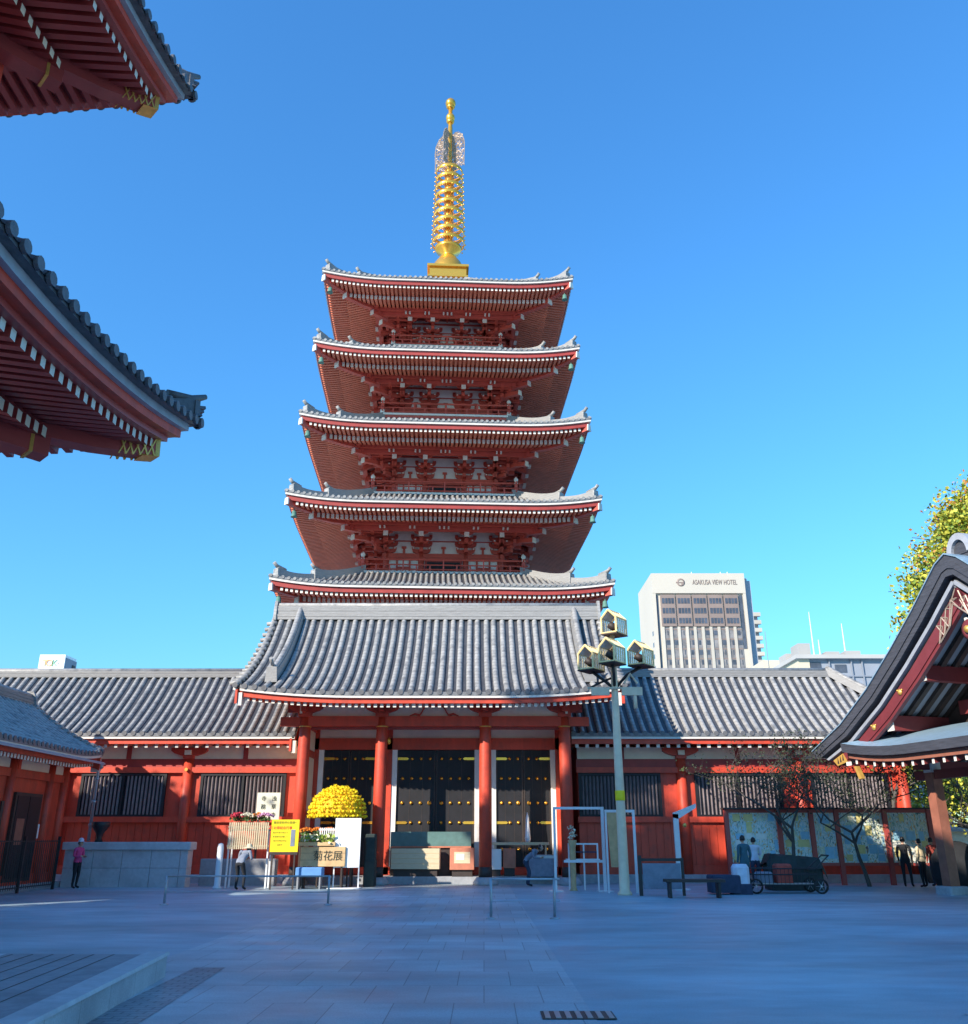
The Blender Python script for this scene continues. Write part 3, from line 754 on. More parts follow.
# ------------------------------------------------------------------ corridor wings
def wing(name_label, x0, x1, cols_x, wins, posts, right):
    w = thing('corridor_wing', ((x0 + x1) / 2, 39.3, 0), name_label, 'corridor building')
    cx, cy = (x0 + x1) / 2, 39.3; L = (x1 - x0) / 2
    T = rotT(cx, cy, 0)
    if right:
        # hipped at the far right end
        clip = lambda k: None
        lf = nolift; pr = profile(2.88, 3.5, .75)
        pan = MB('tile_pan'); roll = MB('tile_roll'); bd = MB(); raf = MB('soffit_red'); sof = MB('soffit_red')
        gable_roof(w, cx, cy, 0, L, 3.5, 5.36, 3.0, 3.5, gap=.40, r=.105, verge=(True, False), a=.75, ridge_h=.36, rafter_gap=.40, purl=1.1,
                   clip=lambda k: None, ridge_L=(-L + .1, L - 3.6)) if False else None
        for k in (0, 2, 3 if False else 1):
            TT = rotT(cx, cy, 0) if k == 0 else rotT(cx, cy, math.pi) if k == 2 else rotT(x1 - 3.5, cy, math.pi / 2)
            for m_ in (pan, roll, bd, raf, sof): m_.T = TT
            if k == 1:
                tile_side(roll, pan, 3.5, 3.5, lf, 5.36, pr, 3.5, gap=.35, r=.098, mitre=True, nd=10, endm='tile_disc')
                bd.m('white_paint'); strip(bd, 3.5, 3.5, lf, 5.36, 0, .10, -.14, 0)
                bd.m('vermilion'); strip(bd, 3.5, 3.5, lf, 5.36, .101, .30, -.37, -.01)
            else:
                sg = 1 if k == 0 else -1
                # clip depth at the hipped end only
                n = int(2 * L / .40)
                rr = MB('tile_roll', TT)
                tile_side_asym(roll, pan, L, 3.5, 5.36, pr, 3.5, .35, .098, sg)
                bd.m('tile_dark'); strip(bd, L, 3.5, lf, 5.36, -.02, .3, .002, .13, mitre=False)
                bd.m('white_paint'); strip(bd, L, 3.5, lf, 5.36, 0, .10, -.085, 0, mitre=False)
                bd.m('vermilion'); strip(bd, L, 3.5, lf, 5.36, .101, .30, -.27, -.01, mitre=False)
                raf.m('soffit_red'); rafters(raf, L - .1, 3.5, lf, 5.36, .22, 1.7, -.40, .13, .13, .22, .40, mitre=False)
                sof.poly([(-L, 3.2, 4.98), (L, 3.2, 4.98), (L, 1.6, 5.30), (-L, 1.6, 5.30)])
        ro = pan.build('roof', w); roll.build('roof_tiles', ro); bd.build('eave_board', ro); raf.build('rafters', ro); sof.build('soffit', ro)
        rg = MB('tile_ridge'); zr = 5.36 + .12 + 2.88
        for i in range(4):
            e = .2 - .02 * i; rg.box(x0, x1 - 3.5, 39.3 - e, 39.3 + e, zr - .1 + .075 * i, zr - .1 + .075 * i + .066)
        rg.m('tile_roll'); rg.tube([(x0, 39.3, zr + .22), (x1 - 3.45, 39.3, zr + .22)], .11, 8); rg.build('ridge', ro)
        for sy_ in (-1, 1):
            hr = MB('tile_ridge'); pts = [Vector((x1 - a, 39.3 + sy_ * (3.5 - a), 5.36 + .12 + pr(a))) for a in [3.5 * (1 - i / 8) + .2 * i / 8 for i in range(9)]]
            hr.sweepbox(pts, Vector((1, -sy_, 0)).normalized(), (0, 0, 1), .34, 0, .32); hr.m('tile_roll'); hr.tube([p + Vector((0, 0, .34)) for p in pts], .11, 7)
            hr.build('hip_ridge', ro)
    else:
        gable_roof(w, cx, cy, 0, L, 3.5, 5.36, 2.88, 3.5, gap=.35, r=.098, verge=(False, False), a=.75, ridge_h=.28, rafter_gap=.40, purl=1.1)
    o = 2.3  # wall plane offset: Y = 37
    wl = MB('vermilion'); ex = 2.0 if right else 0
    wl.box(x0 + .3, x1 - ex, 37.02, 41.4, .3, 5.0); 
    wo = wl.build('wall', w)
    pn = MB('cream_plaster'); pn.box(x0 + .3, x1 - ex, 36.97, 37.015, 4.60, 5.12); pn.build('plaster_band', wo)
    bm_ = MB('dark_red'); bm_.box(x0 + .25, x1 - ex, 36.93, 37.015, 4.28, 4.595); bm_.m('vermilion')
    bm_.box(x0 + .25, x1 - ex, 36.84, 37.015, 4.06, 4.275); bm_.box(x0 + .25, x1 - ex, 36.84, 37.015, 2.19, 2.40)
    bm_.box(x0 + .25, x1 - ex, 36.88, 37.015, .30, .62); bm_.build('nageshi_beam', wo)
    # lower boards
    lb = MB('vermilion'); x = x0 + .3
    while x < x1 - ex - .05:
        e = min(x + .285, x1 - ex); lb.box(x, e, 36.985, 37.015, .62, 2.19); x += .30
    lb.build('lower_boards', wo)
    for x in cols_x:
        c = MB('vermilion'); c.lathe([(.2, .2), (.2, 4.66)], x, 36.95, 16); c.m('gold_dull'); c.tube([(x, 36.70, 4.17), (x, 36.64, 4.17)], .07, 8); c.build('column', wo)
        b = MB('vermilion'); b.m('vermilion'); b.box(x - .2, x + .2, 36.7, 37.0, 4.6, 4.72); boat_arm(b, lambda p: (x + p[0], 37.0 - p[1], p[2]), 0, .12, 4.72, .72, .24, .30)
        b.T = None; b.m('cream_plaster'); b.box(x - .13, x + .13, 36.62, 36.72, 4.74, 4.92); b.build('bracket', wo)
    for x in posts:
        p = MB('dark_red'); p.box(x - .09, x + .09, 36.9, 36.97, 4.6, 5.1); p.build('strut', wo)
    for xa, xb in wins:
        f = MB('black_wood'); za, zb_ = 2.40, 4.05
        f.box(xa, xb, 36.90, 37.012, za, za + .08); f.box(xa, xb, 36.90, 37.012, zb_ - .1, zb_)
        f.box(xa, xa + .11, 36.901, 37.012, za + .08, zb_ - .1); f.box(xb - .11, xb, 36.901, 37.012, za + .08, zb_ - .1)
        f.box((xa + xb) / 2 - .04, (xa + xb) / 2 + .04, 36.901, 37.012, za + .08, zb_ - .1)
        f.box(xa + .1, xb - .1, 37.0, 37.015, za + .05, zb_ - .08)
        fo = f.build('window', wo)
        g = MB('window_bar'); n = 21
        for i in range(n):
            x = xa + .17 + (xb - xa - .34) * i / (n - 1)
            if abs(x - (xa + xb) / 2) < .05: continue
            g.hexa([(x - .045, 36.97, za + .08), (x, 36.925, za + .08), (x + .045, 36.97, za + .08), (x, 36.99, za + .08), (x - .045, 36.97, zb_ - .1), (x, 36.925, zb_ - .1), (x + .045, 36.97, zb_ - .1), (x, 36.99, zb_ - .1)])
        g.build('bars', fo)
    s = MB('granite'); s.bbox(x0 + .1, x1 - ex + .3, 36.6, 41.6, 0, .3, .02); s.build('stone_plinth', w)
    return w
def tile_side_asym(roll, pan, L, hd, z0, pr, D, gap, r, sg):
    # like tile_side, but the end at u = sg*L is hipped
    n = int(round((2 * L - .1) / gap))
    for i in range(n + 1):
        u = -L + .08 + (2 * L - .16) * i / n
        a = (L - u) if sg > 0 else (L + u)
        dm = max(.15, min(D, a)); k = max(2, int(math.ceil(10 * dm / D)))
        secs = []; ps = []
        for j in range(k + 1):
            d = dm * j / k; z = z0 + .12 + pr(d); ring = []
            for q in range(6):
                t = math.pi * q / 5; ring.append((u - r * math.cos(t), hd - d + r * .5 * math.sin(t), z - .01 + r * .9 * math.sin(t)))
            secs.append(ring)
            w_ = gap * .5
            ps.append([(u - w_, hd - d, z - .03), (u, hd - d, z), (u + w_, hd - d, z - .03)])
        roll.m('tile_roll'); roll.smooth = True; roll.strips(secs); roll.smooth = False
        pan.strips(ps); roll.m('tile_disc')
        c = (u, hd + .05, z0 + .125)
        P = [(c[0] + (r - .004) * math.cos(2 * math.pi * q / 10), c[1], c[2] + (r - .004) * math.sin(2 * math.pi * q / 10)) for q in range(10)]
        Q = [(p[0], p[1] - .06, p[2]) for p in P]
        ip = [roll.pt(p) for p in P]; iq = [roll.pt(p) for p in Q]; roll.fc(ip[::-1])
        for q in range(10): roll.fc((ip[q], ip[(q + 1) % 10], iq[(q + 1) % 10], iq[q]))
wing('long red corridor left of the gate with a grey tiled roof and two barred windows', -32, -7.45, (-11.85, -16.75, -21.6), ((-16.08, -12.67), (-11.31, -7.9)), (-14.3, -9.6, -19.2), False)
wing('long red corridor right of the gate, its grey tiled roof partly in blue shade', 3.45, 18.7, (7.9, 12.6, 16.7), ((3.77, 7.05), (8.41, 11.86), (13.05, 16.1)), (5.55, 10.2, 14.6), True)

# ------------------------------------------------------------------ side office building at left
sb = thing('side_building', (-17.1, 30, 0), 'low red building at the left edge with a dark door and a sloping tiled roof', 'building')
gable_roof(sb, -17.1, 27.9, math.pi / 2, 6.0, 3.0, 4.30, 1.98, 3.0, rise=.20, Lr=2.6, gap=.30, r=.085, verge=(True, True), a=.62, ridge_h=.30, rafter_gap=.21, purl=1.0)
wl = MB('vermilion'); wl.box(-19.1, -15.1, 22.2, 33.4, .2, 4.6); wo = wl.build('wall', sb)
def side_T(p): return (-15.1 + p[1], p[0], p[2])
for x in (33.2, 32.1, 29.4, 26.6, 23.8):
    c = MB('vermilion'); c.lathe([(.16, .2), (.16, 4.0)], -15.08, x, 14); c.build('column', wo)
    b = MB('vermilion'); b.m('vermilion'); boat_arm(b, side_T, x, .1, 3.98, .5, .22, .26); b.build('bracket', wo)
pb = MB('cream_plaster', side_T); pb.box(22.2, 33.4, .002, .03, 3.72, 4.12); pb.build('plaster_band', wo)
bm_ = MB('vermilion', side_T); bm_.box(22.2, 33.4, .002, .09, 3.45, 3.70); bm_.box(22.2, 33.4, .002, .07, .2, .5)
for x in (32.1, 29.8, 27.4): bm_.box(x - .08, x + .08, .03, .08, 3.7, 4.12)
bm_.build('nageshi_beam', wo)
d = MB('dark_wood', side_T); d.box(29.85, 31.65, .002, .10, .3, 3.0); d.m('black_wood'); d.box(29.97, 30.72, .10, .12, .4, 2.9); d.box(30.78, 31.53, .10, .12, .4, 2.9)
d.m('brown_wood'); d.box(30.1, 30.6, .121, .125, 1.4, 2.2)
do = d.build('door', wo)
hb_ = MB('panel_white', side_T); hb_.box(31.72, 31.86, .002, .05, 1.6, 2.05); hb_.build('notice_plate', wo)
vs = MB('dark_wood', side_T); vs.box(29.05, 29.2, .05, .09, 1.5, 2.7); vs.build('name_board', wo)
ps = MB('granite'); ps.bbox(-19.3, -14.8, 22, 33.7, 0, .2, .02); ps.build('stone_plinth', sb)
dp = MB('steel'); dp.tube([(-14.15, 34.0, 4.2), (-14.15, 34.0, 4.02)], .09, 10); dp.tube([(-14.15, 34.0, 4.05), (-14.22, 34.0, 3.9), (-14.22, 34.0, 1.5)], .06, 8)
for z in (3.6, 2.8, 2.0): dp.tube([(-14.22, 34.0, z), (-14.22, 34.0, z + .1)], .085, 8)
solo(dp, 'drain_pipe', 'thin grey drain pipe dropping from the eave corner of the left building', 'drain pipe')
gt = MB('dark_wood'); gt.m('verdigris_gray'); gt.strips([[(-14.05, y, 4.16), (-13.96, y, 4.14), (-13.96, y, 4.20), (-14.05, y, 4.24)] for y in (24, 30, 33.9)], True); gt.build('gutter', sb)
# ------------------------------------------------------------------ big two tier gate at the left, overhead
hz = thing('great_gate', (-14, 2.5, 0), 'huge two tier vermilion gate hall at the left edge, upturned eave corners overhead', 'gate hall')
def big_eave(parent, cx, cy, lx, ly, z0, rise, D, H, Lr):
    pr = profile(H, D, .6)
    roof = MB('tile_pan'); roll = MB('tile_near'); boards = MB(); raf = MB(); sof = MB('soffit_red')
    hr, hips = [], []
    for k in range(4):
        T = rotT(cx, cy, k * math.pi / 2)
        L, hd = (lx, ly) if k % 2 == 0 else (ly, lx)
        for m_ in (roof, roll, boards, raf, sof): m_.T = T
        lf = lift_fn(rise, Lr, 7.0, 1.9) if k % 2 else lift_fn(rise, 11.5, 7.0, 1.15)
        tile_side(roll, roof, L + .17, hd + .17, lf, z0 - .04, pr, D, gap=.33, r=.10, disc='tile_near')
        boards.m('tile_near'); strip(boards, L, hd, lf, z0, -.14, .35, .002, .10, n=40)
        boards.m('verdigris_gray'); strip(boards, L, hd, lf, z0, 0, .10, -.15, 0, n=40)
        boards.m('vermilion'); strip(boards, L, hd, lf, z0, .101, .27, -.30, -.01, n=40)
        boards.m('hall_red'); strip(boards, L, hd, lf, z0, .27, .42, -.40, -.05, n=40)
        raf.m('hall_red'); rafters(raf, L, hd, lf, z0, .40, 2.05, -.56, .155, .125, .16, .265)
        strip(raf, L, hd, lf, z0, 1.75, 1.98, -.36, -.10, n=40)
        rafters(raf, L, hd, lf, z0, 1.66, 4.2, -.62, .18, .14, .30, .265, cap='cream_plaster')
        sof.m('dark_red')
        sof.strips([[((L - d) * kk, hd - d, z0 + zz + lf(L - abs((L - d) * kk), d)) for d, zz in ((.42, -.40), (1.85, -.16))] for kk in [-1 + i / 20 for i in range(41)]])
        sof.m('dark_red' if False else 'white_plaster')
        sof.strips([[((L - d) * kk, hd - d, z0 + zz + lf(L - abs((L - d) * kk), d)) for d, zz in ((1.9, -.36), (4.4, .42))] for kk in [-1 + i / 20 for i in range(41)]])
        h = MB(None, T); h.m('tile_near')
        def P(a): return Vector((L + .14 - a, hd + .14 - a, z0 + .09 + pr(a) + lf(a, a)))
        dv = Vector((1, 1, 0)).normalized(); sv = Vector((1, -1, 0)).normalized()
        for a0, a1, hh in ((D, 1.3, .34), (1.3, .15, .22)):
            pts = [P(a0 + (a1 - a0) * i / 8) for i in range(9)]
            h.m('tile_near'); h.sweepbox(pts, sv, (0, 0, 1), .36, -.1, [hh + .22 * (i / 8) ** 4 for i in range(9)])
            e = pts[-1]
            h.sweepbox([e + Vector((0, 0, -.05)), e + dv * .1 + Vector((0, 0, -.05))], sv, (0, 0, 1), .44, 0, hh + .2)
            for t in range(3): h.sweepbox([e + dv * (.02 + .05 * t) + Vector((0, 0, .02 + .11 * t)), e + dv * (.14 + .05 * t) + Vector((0, 0, .05 + .11 * t))], sv, (0, 0, 1), .5 - .1 * t, 0, .07)
            h.tube([e - dv * .5 + Vector((0, 0, hh + .16)), e + Vector((0, 0, hh + .22)), e + dv * .28 + Vector((0, 0, hh + .38))], [.09, .09, .05], 8)
        hr.append(h)
        g = MB(None, T)
        def hp(a, z): return Vector((L - a, hd - a, z0 + z + lf(a, a)))
        g.m('hall_red'); g.sweepbox([hp(.42, -.74), hp(1.2, -.68), hp(2.3, -.56)], sv, (0, 0, 1), .34, 0, .36)
        g.m('gold_dull'); g.sweepbox([hp(.46, -.755), hp(.40, -.76)], sv, (0, 0, 1), .36, 0, .39); g.sweepbox([hp(.62, -.755), hp(.46, -.757)], sv, (0, 0, 1), .365, 0, .05)
        g.m('gold_dull')
        for sg in (-1, 1):
            for t in range(5):
                p0 = hp(.47 + .09 * t, -.75) + sv * sg * .172; p1 = hp(.47 + .09 * (t + 1), -.42) + sv * sg * .172
                g.tube([p0, p1], .02, 4); g.tube([hp(.47 + .09 * t, -.42) + sv * sg * .172, hp(.47 + .09 * (t + 1), -.75) + sv * sg * .172], .014, 4)
        g.m('hall_red'); g.sweepbox([hp(1.72, -.95), hp(3.0, -.64), hp(5.0, -.02)], sv, (0, 0, 1), .38, 0, .38)
        g.m('gold_dull'); g.sweepbox([hp(1.9, -.92), hp(1.94, -.92)], sv, (0, 0, 1), .40, 0, .40)
        hips.append(g)
    ro = roof.build('roof', parent); roll.build('roof_tiles', ro); boards.build('eave_board', ro); raf.build('rafters', ro); sof.build('soffit', ro)
    for a, b in zip(hr, hips): a.build('hip_ridge', ro); b.build('hip_rafter', ro)
    return ro
HZX = -14.02
big_eave(hz, HZX, -1.3, 8.40, 16.6, 8.10, .92, 4.2, 1.9, 6.6)  # both tiers lengthened past the real gate to widen its shadow
big_eave(hz, HZX, -1.3, 7.50, 16.3, 15.72, 1.10, 6.9, 4.6, 6.4)
bd = MB('vermilion'); bd.box(HZX - 4.2, HZX + 4.2, -13.5, 11.2, .4, 8.6); bd.build('lower_storey', hz)
bd = MB('vermilion'); bd.box(HZX - 4.9, HZX + 4.9, -13.2, 12.9, 9.0, 16.4); bd.build('upper_storey', hz)  # storey box enlarged to block sun passing between the roofs
bd = MB('tile_dark'); bd.strips([[(HZX + a, y, z) for a, z in ((-4.2, 18.4), (-2.4, 19.2), (-.6, 20.6), (-.4, 21.7), (.4, 21.7), (.6, 20.6), (2.4, 19.2), (4.2, 18.4))] for y in (-11, 7.5)], True); bd.build('ridge', hz)
bd = MB('vermilion')
for y in (-13, -7, -.5, 5.3, 11.2):
    for x in (HZX - 4.3, HZX + 4.3): bd.lathe([(.35, .3), (.35, 8.2)], x, y, 14)
bd.build('columns', hz)

# ------------------------------------------------------------------ open hall at the right
HA = R(15)
HX, HY = 13.57, 25.0
def HT(p):
    # (s, w, z): s along the gable plane away from the viewer, w into the hall
    s_, w_, z = p
    return (HX - s_ * math.sin(HA) + w_ * math.cos(HA), HY + s_ * math.cos(HA) + w_ * math.sin(HA), z)
hall = thing('open_hall', HT((0, 5, 0)), 'dark red open hall at the right edge with curved gable and gilt lattice fittings', 'hall')
OFF[hall.name] = Vector(HT((0, 5, 0)))
VC = [(-7.61, 4.46), (-5.86, 5.2), (-4.29, 6.14), (-2.89, 7.18), (-1.65, 8.18), (-.95, 8.80), (-.42, 9.26), (0, 9.46), (.42, 9.26), (.95, 8.80), (1.65, 8.18), (2.89, 7.18), (4.29, 6.14), (5.86, 5.2), (7.61, 4.46)]
def vn(off, lo=0.0, ext=0.0):
    # verge curve moved down by off, measured square to the slope
    out = []
    for i, (s_, z) in enumerate(VC):
        a = VC[max(0, i - 1)]; b = VC[min(len(VC) - 1, i + 1)]
        tx, tz = b[0] - a[0], b[1] - a[1]; l = math.hypot(tx, tz)
        nx, nz = tz / l, -tx / l
        if nz > 0: nx, nz = -nx, -nz
        k = 1 + .15 * (1 - min(1, abs(s_) / 4))
        of = off * .82 * (1 - .22 * (abs(s_) / 7.6) ** 3) if off > 0 else off
        if abs(s_) > 7:
            c_ = min(.9, max(0, of - .1) * .55); s_ -= math.copysign(c_ * 1.75, s_); z += c_ * .74
        out.append((s_ + nx * of * (0 if abs(s_) < .01 else 1), z + nz * of * (k if abs(s_) > .01 else 1.35)))
    return out
def ribbon(mb, o0, o1, w0, w1):
    A, B = vn(o0), vn(o1)
    mb.T = HT
    mb.strips([[(a[0], w0, a[1]), (a[0], w1, a[1]), (b[0], w1, b[1]), (b[0], w0, b[1])] for a, b in zip(A, B)], True)
HL = 17
r = MB('bark_roof'); ribbon(r, 0.0, .20, .03, HL); ribbon(r, .20, .38, .0, HL); ribbon(r, .38, .58, .04, HL)
ro = r.build('roof', hall)
c = MB('copper_sheet'); ribbon(c, -.035, -.004, -.02, HL + .02)
for q in range(1, 14): pass
c.build('copper_cover', ro)
b = MB('verdigris_gray'); ribbon(b, .76, .90, .14, .30); b.m('dark_wood'); ribbon(b, .58, 1.02, .30, .45); b.build('verge_strip', ro)
b = MB('barge_red'); ribbon(b, 1.02, 1.42, .22, .40); ribbon(b, 1.42, 1.54, .26, .40)
bo = b.build('bargeboard', hall)
# gilt studs and lattice fittings on the bargeboard
V1 = vn(1.22)
def v_at(s_, off):
    V = vn(off)
    for a, b_ in zip(V, V[1:]):
        if a[0] <= s_ <= b_[0]:
            t = (s_ - a[0]) / (b_[0] - a[0]); return a[1] + t * (b_[1] - a[1])
    return V[-1][1]
for s_ in (-4.9, -3.4, 3.0, 4.45, 5.75):
    gm = MB('gold_dull'); gm.T = (lambda ss: (lambda p: HT((ss + p[0], .215 - p[2], v_at(ss, 1.2) + p[1]))))(s_)
    gm.lathe([(.10, 0), (.10, .02), (.05, .05), (.002, .07)], 0, 0, 8)
    for q in (-1, 1): gm.lathe([(.035, 0), (.03, .03), (.002, .04)], q * .1, .06, 6)
    gm.build('gilt_stud', bo)
gm = MB('bronze_lattice', HT)
for sg in (-1, 1):
    # near the ridge
    for t in range(4):
        s0, s1 = sg * (.05 + .24 * t), sg * (.05 + .24 * (t + 1))
        gm.tube([(s0, .205, v_at(s0, 1.04)), (s1, .205, v_at(s1, 1.52))], .022, 4); gm.tube([(s0, .205, v_at(s0, 1.52)), (s1, .205, v_at(s1, 1.04))], .022, 4)
        gm.tube([(s0, .205, v_at(s0, 1.28)), (s1, .205, v_at(s1, 1.52))], .018, 4); gm.tube([(s0, .205, v_at(s0, 1.28)), (s1, .205, v_at(s1, 1.04))], .018, 4)
    gm.tube([(sg * .24 * q, .205, v_at(sg * .24 * q, 1.53)) for q in range(5)], .03, 4)
gm.m('barge_red'); gm.T = (lambda p: HT((p[0] - .35, .15 - p[2], 7.15 + p[1]))); gm.lathe([(.30, 0), (.30, .08), (.2, .12)], 0, 0, 18)
gm.m('gold_dull'); gm.lathe([(.12, .12), (.1, .2), (.002, .22)], 0, 0, 8); gm.build('gable_pendant', bo)
for sg in (-1, 1):
    gm = MB('gold_dull', HT)
    P = [(sg * s_, v_at(sg * s_, o)) for s_, o in ((6.2, 1.02), (6.75, 1.02), (6.55, 1.54), (6.0, 1.54))]
    gm.strips([[(p[0], e, p[1]) for p in P] for e in (.195, .218)], True)
    gm.m('dark_wood')
    for t in range(3):
        s_ = sg * (6.2 + .14 * t); gm.strips([[(s_ - .04, e, v_at(s_, 1.28) - .05), (s_ + .04, e, v_at(s_, 1.28) - .05), (s_, e, v_at(s_, 1.28) + .14)] for e in (.18, .194)], True)
    gm.build('gilt_end_plate', bo)
# underside: boards and rafters following the slope, purlins with white noses
u = MB('concrete_grey'); ribbon(u, 1.0, 1.04, .45, HL); u.build('soffit', ro)
A, B = vn(1.05), vn(1.20)
rf = MB('dark_wood', HT)
k = .55
while k < HL:
    rf.strips([[(a[0], k, a[1]), (a[0], k + .17, a[1]), (b_[0], k + .17, b_[1]), (b_[0], k, b_[1])] for a, b_ in zip(A, B)], True); k += .50
rf.build('rafters', ro)
for s_, z, hh in ((3.95, 5.28, .46), (2.2, 6.58, .46), (.0, 7.6, .5), (-2.2, 6.58, .46), (-3.95, 5.28, .46)):
    p = MB('maroon', HT); p.box(s_ - .14, s_ + .14, .46, HL, z - hh, z); p.m('white_paint'); p.box(s_ - .15, s_ + .15, .43, .459, z - hh - .01, z + .01); p.build('purlin', hall)
# gable wall set back, dark
g = MB('dark_wood', HT); P = [(s_, z - .15) for s_, z in vn(1.1) if abs(s_) < 5.0]
P = [(P[0][0], 4.4)] + P + [(P[-1][0], 4.4)]
g.strips([[(a, e, z) for a, z in P] for e in (2.6, 2.7)], True)
g.m('maroon'); 
for z in (4.6, 5.7, 6.6): g.box(-4.5 + (z - 4.6) * 1.3, 4.5 - (z - 4.6) * 1.3, 2.4, 2.6, z - .42, z)
g.box(-.2, .2, 2.35, 2.6, 4.6, 8.0); g.build('gable_wall', hall)
# onigawara on the ridge
og = MB('tile_dark', HT)
P = [(.48 * math.cos(t), .62 * math.sin(t)) for t in [math.pi * i / 12 for i in range(13)]]
P2 = [(.30 * math.cos(t), .42 * math.sin(t)) for t in [math.pi * i / 12 for i in range(13)]]
og.m('verdigris_gray')
og.strips([[(a[0], e, 9.55 + a[1]) for a in P] + [(a[0], e, 9.55 + a[1]) for a in P2[::-1]] for e in (.55, .85)], True)
og.m('bark_roof'); og.strips([[(a[0], e, 9.55 + a[1]) for a in P2] for e in (.66, .8)], True)
og.m('bark_roof'); og.box(-.34, .34, .7, HL - .5, 9.3, 9.95)
og.build('ridge', ro)
# skirt roof below the gable
sk = MB('copper_sheet', HT); SL = 5.75
def kz(s_, d): return 4.06 + .30 * d + .30 * (max(0, abs(s_) - (SL - 3)) / 3) ** 2 * (1 - d / 2.4)
S_ = [-SL + 2 * SL * i / 24 for i in range(25)]
sk.strips([[(s_ * (SL - d) / SL if True else s_, d - .15, kz(s_, d) + .22) for d in (0, .6, 1.2, 2.4)] for s_ in S_])
sk.m('bark_roof'); sk.strips([[(s_, -.15, kz(s_, 0) - .06), (s_, .6, kz(s_, 0) - .06), (s_, .6, kz(s_, 0) + .2), (s_, -.18, kz(s_, 0) + .215)] for s_ in S_], True)
sk.strips([[(s_ * (SL - d) / SL, d - .15, kz(s_, d) - .06) for d in (.5, 2.4)] for s_ in S_])
for sg in (-1, 1): sk.strips([[(sg * (SL - d), d - .15, kz(SL, d) + e) for d in (0, 1.2, 2.4)] for e in (-.06, .22)])
so = sk.build('skirt_roof', hall)
b = MB('brown_wood', HT); b.strips([[(s_, .02, kz(s_, 0) - .24), (s_, .16, kz(s_, 0) - .24), (s_, .16, kz(s_, 0) - .065), (s_, .02, kz(s_, 0) - .065)] for s_ in [x * .985 for x in S_]], True)
b.m('maroon')
for i in range(26):
    s_ = -SL + .35 + (2 * SL - .7) * i / 25
    z = kz(s_, 0) - .40
    b.hexa([(s_ - .05, .10, z), (s_ + .05, .10, z), (s_ + .05, 1.9, z + .35), (s_ - .05, 1.9, z + .35), (s_ - .05, .10, z + .15), (s_ + .05, .10, z + .15), (s_ + .05, 1.9, z + .5), (s_ - .05, 1.9, z + .5)], (2, 'white_paint'))
b.build('skirt_rafters', so)
g = MB('gold_dull', HT)
for sg in (-1, 1): g.strips([[(sg * (SL - .30), e, 3.82), (sg * (SL - .42), e, 3.82), (sg * (SL - .62), e, 3.42), (sg * (SL - .48), e, 3.40)] for e in (.0, .14)], True)
g.m('white_paint'); 
for sg in (-1, 1): g.box(sg * (SL - .1) - .12, sg * (SL - .1) + .12, -.03, .0, 3.86, 3.98)
g.build('corner_fitting', so)
for s_ in (-3.9, 3.9):
    for w_ in (1.7, 6.2, 10.7, 15.2):
        c = MB('brown_wood', HT); c.box(s_ - .17, s_ + .17, w_ - .17, w_ + .17, .24, 3.55)
        c.m('white_paint'); c.box(s_ - .18, s_ + .18, w_ - .18, w_ + .18, 3.552, 3.9)
        c.m('granite'); c.bbox(s_ - .34, s_ + .34, w_ - .34, w_ + .34, 0, .24, .04); c.build('column', hall)
bm_ = MB('maroon', HT)
for w_ in (1.7, 6.2, 10.7, 15.2): bm_.box(-4.6, 4.6, w_ - .11, w_ + .11, 3.35, 3.62); bm_.box(-4.4, 4.4, w_ - .1, w_ + .1, 3.9, 4.2)
for s_ in (-3.9, 3.9): bm_.box(s_ - .12, s_ + .12, 1.1, 16, 3.63, 3.89)
bm_.build('tie_beam', hall)
cl = MB('dark_wood', HT); cl.box(-4.6, 4.6, 1.9, 16, 4.22, 4.3); cl.build('ceiling', hall)
# ------------------------------------------------------------------ helpers for props
def text(body, parent, loc, size, m, rot=(math.pi / 2, 0, 0), name='lettering', align='CENTER', ext=.004, sx=1.0, spacing=1.0):
    cu = bpy.data.curves.new(name, 'FONT'); cu.body = body; cu.size = size; cu.align_x = align; cu.align_y = 'CENTER'; cu.extrude = ext
    cu.space_character = spacing; cu.space_line = 1.0
    cu.materials.append(MAT[m])
    o = bpy.data.objects.new(name, cu); col.objects.link(o); o.parent = parent
    off = OFF.get(parent.name, Vector((0, 0, 0))) if parent else Vector((0, 0, 0))
    dg = bpy.context.evaluated_depsgraph_get(); me = bpy.data.meshes.new_from_object(o.evaluated_get(dg))
    bpy.data.objects.remove(o); o = bpy.data.objects.new(name, me); col.objects.link(o); o.parent = parent
    M_ = Matrix.Translation(Vector(loc) - off) @ Matrix.Rotation(rot[0], 4, 'X') @ Matrix.Diagonal((sx, 1, 1, 1)); me.transform(M_)
    return o
